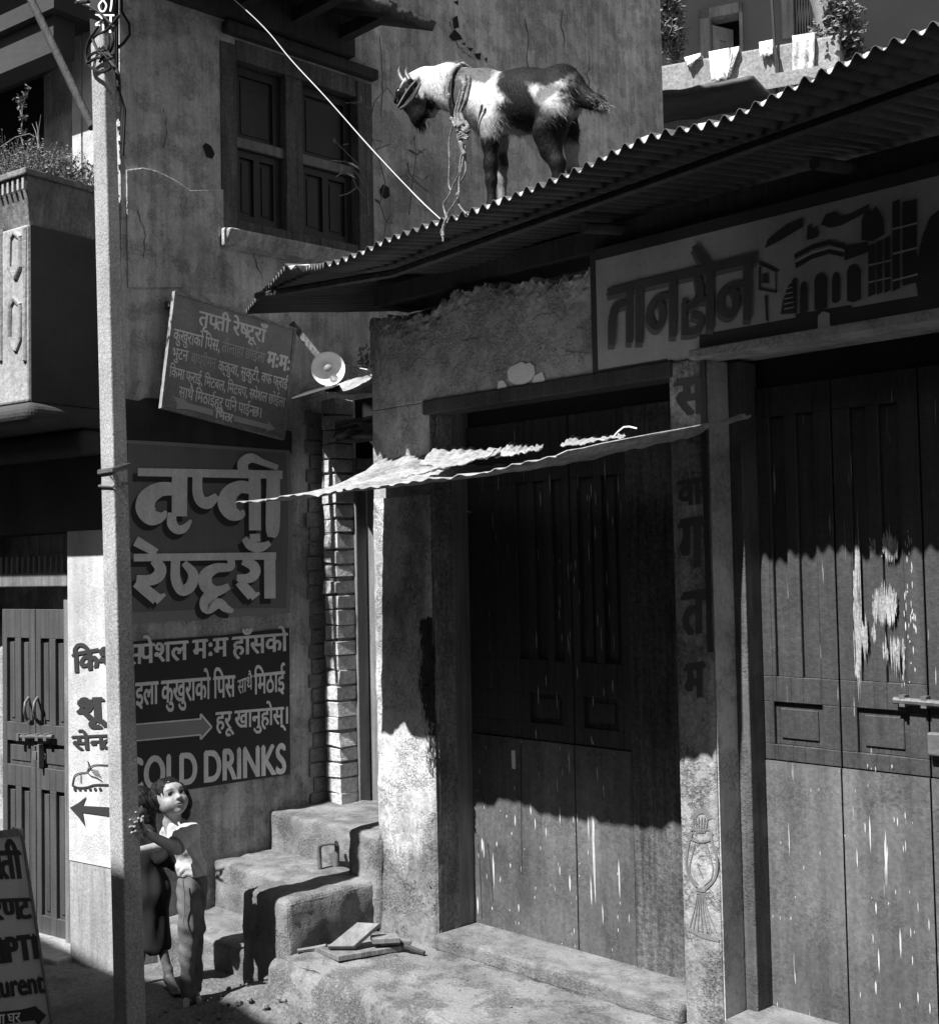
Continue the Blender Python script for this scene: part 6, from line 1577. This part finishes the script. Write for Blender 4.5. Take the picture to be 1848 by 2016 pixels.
#print('kid foot z', kid.p0.z)
def c(a, b, ra, rb, k=.012): return ('c', a, b, r(ra), r(rb), k)
fdir = np.array([.60, -.70, .42]); fdir /= np.linalg.norm(fdir)
upv_ = np.array([-.30, .22, .93]); upv_ -= fdir * (fdir @ upv_); upv_ /= np.linalg.norm(upv_); rt = np.cross(fdir, upv_)   # image-right of the face
HC = P(404, 306, .0)
u1 = r(1.09)
def hp(x, y, z): return HC + rt * (x * u1) + upv_ * (y * u1) + fdir * (z * u1)
Rm = np.array([rt, fdir, upv_])
skin = [('e', hp(0, 12, -12), (r(118), r(132), r(135)), Rm, .01), ('e', hp(0, -62, 42), (r(92), r(82), r(82)), Rm, .03), ('e', hp(42, -48, 66), (r(52), r(46), r(48)), Rm, .015), ('e', hp(-42, -48, 66), (r(52), r(46), r(48)), Rm, .015),
        ('e', hp(0, -115, 82), (r(36), r(30), r(28)), Rm, .012), ('e', hp(0, 40, 88), (r(76), r(40), r(50)), Rm, .02),
        c(hp(0, 5, 112), hp(0, -32, 136), 11, 17, .008), ('e', hp(0, -36, 130), (r(26), r(18), r(14)), Rm, .006),
        ('e', hp(0, -72, 117), (r(36), r(15), r(9)), Rm, .006), ('e', hp(0, -87, 114), (r(31), r(15), r(10)), Rm, .006),
        ('-e', hp(46, 4, 120), (r(25), r(14), r(14)), Rm, .010), ('-e', hp(-46, 4, 120), (r(25), r(14), r(14)), Rm, .010), ('-e', hp(0, -79, 130), (r(30), r(9), r(3.5)), Rm, .004)]
skin += [('e', hp(-112, -20, -10), (r(14), r(26), r(34)), Rm, .008)]
nk = P(425, 500, .015)
skin += [c(hp(0, -80, -20), nk, 62, 62, .02), c(nk, P(490, 600, .02), 70, 105, .03), c(P(490, 600, .02), P(560, 860, .02), 110, 105, .03)]
sh, el, wr = P(555, 578, -.05), P(425, 700, -.19), P(215, 590, -.355)
skin += [c(sh, el, 62, 48, .015), c(el, wr, 47, 30, .012)]
skin += [('e', P(172, 552, -.378), (r(36), r(20), r(36)), None, .010)]
for pts in (((165, 520), (148, 470), (128, 420)), ((150, 525), (120, 502), (82, 482)), ((145, 545), (115, 538), (80, 540)), ((155, 570), (125, 572), (95, 585)), ((190, 535), (175, 490), (185, 455))):
    for (x0, y0), (x1, y1) in zip(pts[:-1], pts[1:]): skin.append(c(P(x0, y0, -.388), P(x1, y1, -.418), 14.5, 11, .004))
# the other arm, reaching to the pole behind
skin += [c(P(415, 590, .06), P(340, 690, -.04), 48, 42, .015), c(P(340, 690, -.04), P(120, 735, -.12), 40, 28, .012)]
zf = -kid.shift
ft = P(560, 1895, -.0); 
G0 = .108
def footz(p, h): q = p.copy(); q[2] = h + G0; return q
an1, an2 = footz(P(540, 1840, -.02), .06), footz(P(605, 1845, .05), .06)
skin += [c(P(560, 1100, 0), an1, 70, 32, .02), c(P(600, 1100, .04), an2, 70, 32, .02)]
skin += [c(footz(an1, .035), footz(P(530, 1900, -.10), .022), 30, 24, .012), c(footz(an2, .035), footz(P(640, 1905, -.05), .022), 30, 24, .012)]
V, Fc = sdf_mesh(skin, .0034)
V = smooth_mesh(V, Fc, 1, .4)
base = np.full(len(V), .29)
loc = V - HC; fx, fy, fz = (loc @ rt) / u1, (loc @ upv_) / u1, (loc @ fdir) / u1
onface = (fz > 60) & (np.abs(fx) < 110) & (np.abs(fy) < 140)
lips = onface * np.exp(-((fx / 34) ** 2) ** 2 - (((fy + 79) / 15) ** 2) ** 2); base = base * (1 - .5 * lips)
mouth = onface * np.exp(-((fx / 32) ** 2) ** 2 - ((fy + 79) / 4) ** 2); base = base * (1 - .75 * mouth)
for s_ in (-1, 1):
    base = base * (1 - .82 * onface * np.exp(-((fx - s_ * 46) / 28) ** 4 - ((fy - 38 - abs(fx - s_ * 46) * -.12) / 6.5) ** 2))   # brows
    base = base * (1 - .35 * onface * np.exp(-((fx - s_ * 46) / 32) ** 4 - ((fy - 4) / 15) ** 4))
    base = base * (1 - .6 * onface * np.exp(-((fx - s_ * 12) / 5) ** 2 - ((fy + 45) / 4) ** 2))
body('body', V, Fc, m_skin, kid.root, None, base)
m_eyew = M('eye_white', .62, rough=.15, var=0, bump=0, spec=.6); m_iris = M('eye_iris', .012, rough=.08, var=0, bump=0, spec=.8)
for s_ in (-1, 1):
    e_ = obj('eye', MB().ball(hp(46 * s_, 4, 86), r(27), 12), m_eyew, kid.root, smooth=180)
    look = Vector(fdir * .86 + rt * .28 + np.array([0, 0, .30])).normalized()
    ib = MB(); ib.lathe(Vector(hp(46 * s_, 4, 86)) + look * r(22.5), look, [(r(16), 0), (r(13), r(3.2)), (r(7), r(5.2)), (.0002, r(5.8))], 16); obj('iris', ib, m_iris, e_, smooth=180)
    lid = MB()
    lid.tube([Vector(hp(46 * s_ + x, 4 + 13 - abs(x) ** 2 * .016, 112 - abs(x) * .30)) for x in (-28, -18, -8, 2, 12, 22, 29)], [r(1.5), r(3.2), r(3.6), r(3.6), r(3.6), r(3.0), r(1.4)], 6); obj('lashes', lid, m_iris, e_, smooth=180)
# hair: a cap with a fringe, then loose strands
hair = [('e', hp(0, 30, -30), (r(132), r(140), r(140)), Rm, .02), ('e', hp(-88, -30, -40), (r(84), r(105), r(110)), Rm, .03), ('e', hp(-62, -100, -60), (r(80), r(70), r(90)), Rm, .03), ('e', hp(-20, 30, -80), (r(130), r(130), r(110)), Rm, .03)]
def hcut(X, Y, Z):
    lx = (X - HC[0]) * rt[0] + (Y - HC[1]) * rt[1] + (Z - HC[2]) * rt[2]; ly = (X - HC[0]) * upv_[0] + (Y - HC[1]) * upv_[1] + (Z - HC[2]) * upv_[2]; lz = (X - HC[0]) * fdir[0] + (Y - HC[1]) * fdir[1] + (Z - HC[2]) * fdir[2]
    lx, ly, lz = lx / u1, ly / u1, lz / u1
    face = np.sqrt((lx / 98) ** 2 + ((ly + 30) / 118) ** 2) - 1            # opening for the face
    face = np.where(lz > 10, face + (.10 * np.sin(lx * .19 + 1) + .10 * np.sin(lx * .47)) * (ly > 20), 1)
    return -face * 60 * u1
V, Fc = sdf_mesh(hair, .004, cut=hcut, warp=lambda X, Y, Z: .0028 * np.sin(X * 420 + Z * 60 + 2 * np.sin(Z * 40)) * np.sin(Y * 380 + X * 60) + .006 * np.sin(X * 70 + Z * 50) * np.sin(Y * 80 - Z * 60))
body('hair', V, Fc, m_hair, kid.root)
mb = MB(); rnd = random.Random(17)
for k in range(420):
    a = rnd.uniform(0, 2 * math.pi); t = rnd.uniform(.1, 1.0)
    d = np.array([math.cos(a), math.sin(a)]) * 120 * math.sqrt(t)
    st_ = hp(d[0] * .9, 60 + 70 * (1 - t), -30 + d[1]); 
    s0 = np.array([d[0], 30 + 110 * math.sqrt(max(0, 1 - t)), d[1] - 30]); 
    if s0[0] > 40 and s0[2] < 60: continue
    if s0[2] > 60 and abs(s0[0]) < 95:
        en = s0 + np.array([rnd.gauss(0, 10), -42 - rnd.random() * 38, 22]); 
    else: en = s0 + np.array([rnd.gauss(d[0] * .05, 7), -100 - rnd.random() * 50, rnd.gauss(-14, 8)])
    mid_ = (s0 + en) / 2 + np.array([d[0] * .07, 10, (d[1]) * .06])
    mb.tube([hp(*s0), hp(*mid_), hp(*en)], [r(2.6), r(2.2), r(.7)], 3, cap=False)
for k in range(0): s0 = np.array([-110 + rnd.gauss(0, 22), 20 + rnd.gauss(0, 50), -40 + rnd.gauss(0, 40)]); mb.tube([hp(*s0), hp(*(s0 + [-30, 20, 0])), hp(*(s0 + [-55 + rnd.gauss(0, 14), -20 + rnd.gauss(0, 30), 8]))], [r(2.4), r(2), r(.8)], 3, cap=False)
for k in range(110):
    x = rnd.uniform(-96, 92); s0 = np.array([x, 112 - abs(x) * .38 + rnd.gauss(0, 5), 74 - abs(x) * .3]); ln = rnd.uniform(22, 62) * (1.25 if abs(x) > 55 else .8)
    mb.tube([hp(*s0), hp(*(s0 + [rnd.gauss(-2, 4), -ln * .45, 26])), hp(*(s0 + [rnd.gauss(-4, 8), -ln, 34 - abs(x) * .06]))], [r(3.2), r(2.8), r(.8)], 4, cap=False)
obj('hair_strands', mb, m_hair, kid.root, smooth=180, recalc=False)
# shirt, trousers
wr_ = lambda am, f: (lambda X, Y, Z: am * np.sin(X * f + Z * f * 1.7) * np.sin(Z * f * .9 - Y * f * 1.1 + X * f * .4))
shirt = [c(P(480, 560, .02), P(500, 640, .02), 108, 125, .03), c(P(500, 640, .02), P(565, 850, .02), 125, 112, .03), c(sh, P(462, 675, -.145), 84, 80, .02), c(P(400, 575, .06), P(360, 650, .05), 66, 60, .02), c(P(560, 870, .015), P(600, 885, .01), 108, 100, .02), c(P(430, 520, .02), P(430, 530, .02), 80, 80, .02)]
def scut(X, Y, Z):
    z_hi = P(430, 492)[2]; e0, e1 = np.array(sh), np.array(el); d = (e1 - e0) / np.linalg.norm(e1 - e0)
    hem = P(590, 930)[2]; return np.maximum.reduce([Z - z_hi, hem - Z])
V, Fc = sdf_mesh(shirt, .0038, cut=scut, warp=lambda X, Y, Z: .0050 * np.sin(Z * 50 + X * 75 + 2 * np.sin(Y * 40 + Z * 25)) * np.sin(X * 38 + Y * 44 + 1) - .0028 * np.abs(np.sin(Z * 88 - X * 60 + 1.5 * np.sin(X * 55))) * np.sin(Y * 50 + Z * 20))
shb = body('shirt', V, Fc, m_shirt, kid.root)
ax_ = np.array(el) - np.array(sh); ax_ /= np.linalg.norm(ax_); hc_ = P(446, 688, -.165); e1_ = np.cross(ax_, [0, 0, 1]); e1_ /= np.linalg.norm(e1_); e2_ = np.cross(ax_, e1_)
obj('sleeve_hem', MB().tube([Vector(hc_ + (e1_ * math.cos(t) + e2_ * math.sin(t)) * r(70 + 4 * math.sin(3 * t))) for t in np.linspace(0, 2 * math.pi, 28)], r(10), 6, cap=False), m_shirt, shb, smooth=180)
mb = MB(); mb.tube([Vector(P(470 + 10 * k, 500 + 22 * k, -.055 - .004 * k)) for k in range(4)], r(9), 6); obj('collar', mb, m_shirt, kid.root, smooth=60)
tr = [c(P(575, 925, .015), P(575, 1010, .015), 104, 112, .02), c(P(555, 1010, -.005), P(545, 1330, -.03), 86, 74, .025), c(P(620, 1010, .03), P(605, 1330, .035), 84, 72, .025), c(P(545, 1330, -.03), footz(P(545, 1850, -.02), .05), 72, 56, .02), c(P(605, 1330, .035), footz(P(600, 1850, .045), .05), 72, 56, .02)]
def tcut(X, Y, Z): return np.maximum(Z - P(575, 908)[2], .032 + G0 - Z)
V, Fc = sdf_mesh(tr, .0042, cut=tcut, warp=lambda X, Y, Z: .0045 * np.sin(Z * 34 + 2.6 * np.sin(X * 40 + Y * 30 + Z * 9)) * np.sin(X * 45 + Y * 40 + Z * 14) - .0012 * np.sin(Z * 120 + X * 70))
jn = body('jeans', V, Fc, m_jeans, kid.root)
mb = MB(); mb.tube([Vector(P(x, y, -.075 if y < 1300 else -.095)) for x, y in ((505, 960), (520, 1100), (512, 1250), (505, 1330))], r(5), 5); obj('seam', mb, m_jeans, jn, smooth=60)
for a_, tip in ((an1, P(528, 1902, -.115)), (an2, P(640, 1908, -.065))):
    mb = MB(); A_ = Vector(footz(a_, .004)); B_ = Vector(footz(tip, .004)); t_ = (B_ - A_).normalized(); sd_ = t_.cross(Vector((0, 0, 1))) * r(36)
    A_ -= t_ * r(42); B_ += t_ * r(20); mb.prism([A_ - sd_ * .8, A_ + sd_ * .8, A_.lerp(B_, .6) + sd_ * 1.05, B_ + sd_ * .6, B_ - sd_ * .6, A_.lerp(B_, .6) - sd_ * 1.05], (0, 0, r(16))); obj('sandal', mb, m_sole, kid.root, bevel=.003)

other = Person('child in dark clothes mostly hidden behind the pole, one bare leg and sandal showing', (415, 1810), 5.30)
P, r = other.P, other.r
def c(a, b, ra, rb, k=.012): return ('c', a, b, r(ra), r(rb), k)
HC2 = P(150, 385, .02)
sk = [('e', HC2, (r(118), r(125), r(140)), None, .02), c(P(160, 480, .02), P(190, 560, .02), 62, 62, .02), c(P(190, 590, .02), P(240, 930, .02), 90, 92, .03), c(P(240, 930, .02), P(285, 1300, .01), 70, 52, .02), c(P(285, 1300, .01), P(385, 1690, -.01), 50, 33, .02),
      c(P(200, 950, .04), P(200, 1350, .06), 66, 50, .02), c(P(200, 1350, .06), footz(P(150, 1780, .1), .05), 58, 34, .02), c(P(388, 1690, -.01), footz(P(392, 1775, -.02), .05), 36, 36, .012),
      c(P(240, 620, -.03), P(330, 790, -.04), 52, 44, .015), c(P(330, 790, -.04), P(450, 850, -.0), 42, 30, .012)]
fz_ = .03
sk += [c(footz(P(392, 1770, -.02), .045), footz(P(440, 1830, -.10), .024), 40, 34, .012), c(footz(P(150, 1790, .1), .04), footz(P(170, 1830, .02), .024), 36, 30, .012)]
for k in range(5): sk.append(c(footz(P(420 + 16 * k, 1826 - 5 * k, -.10), .022), footz(P(426 + 18 * k, 1844 - 6 * k, -.125), .018), 12 + (4 if k == 4 else 0), 10, .004))
V, Fc = sdf_mesh(sk, .0045); body('body', V, Fc, m_skin, other.root, None, np.full(len(V), .12))
dr = [c(P(180, 560, .02), P(205, 760, .02), 105, 110, .03), c(P(205, 760, .02), P(265, 1060, .01), 112, 120, .04), c(P(265, 1060, .01), P(300, 1480, .02), 122, 112, .04), c(P(235, 610, -.03), P(335, 790, -.045), 72, 58, .02), c(P(335, 790, -.045), P(470, 860, -.0), 56, 42, .02)]
V, Fc = sdf_mesh(dr, .005, cut=lambda X, Y, Z: np.maximum(Z - P(180, 500)[2], P(300, 1560)[2] - Z + .25 * (X - P(300, 1560)[0])), warp=lambda X, Y, Z: .004 * np.sin(X * 90 + Y * 60) * np.sin(Z * 18 + 1))
body('dress', V, Fc, m_darkcl, other.root)
hh = [('e', HC2 + np.array([0, .01, .012]), (r(135), r(140), r(150)), None, .02), c(HC2 + np.array([.03, .02, -.03]), P(250, 520, .04), 70, 36, .03)]
V, Fc = sdf_mesh(hh, .005, warp=lambda X, Y, Z: .003 * np.sin(X * 300 + Z * 100) * np.sin(Y * 300)); body('hair', V, Fc, m_hair, other.root)
mb = MB()
for k in range(5):
    x, y = 170 + rnd.gauss(20, 40), 300 + rnd.gauss(40, 90); p = Vector(P(x, y, -.06)); mb.tube([p, p + Vector((rnd.gauss(.01, .02), -.006, rnd.gauss(0, .02))), p + Vector((rnd.gauss(.015, .03), 0, -.03 + rnd.gauss(0, .02)))], [r(3), r(2.4), r(.8)], 3, cap=False)
obj('hair_strands', mb, m_hair, other.root, smooth=180, recalc=False)
mb = MB(); A_ = Vector(footz(P(385, 1765, -.0), .004)); B_ = Vector(footz(P(470, 1850, -.12), .004)); t_ = (B_ - A_).normalized(); sd_ = t_.cross(Vector((0, 0, 1))) * r(40); mb.prism([A_ - sd_ * .8, A_ + sd_ * .8, B_ + sd_, B_ - sd_], (0, 0, r(14))); obj('sandal', mb, m_sole, other.root, bevel=.003)

# ------------------------------------------------------------------ unseen house added across the lane to shade pole foot and sign board
OP = F.w(0, 4.3, 0)
opp = thing('unseen_shade_house', 'unseen plain house added across the lane to shade the ground in front', 'house', F.w(0, 4.6, 0))
mb = MB(); mb.box(F, -7, 9, 4.3, 8.5, -.2, 4.68); obj('wall', mb, m_left, opp)
mb = MB(); mb.box(F, -7.2, 9.2, 4.1, 8.7, 4.68, 4.80); obj('roof', mb, m_tin, opp)
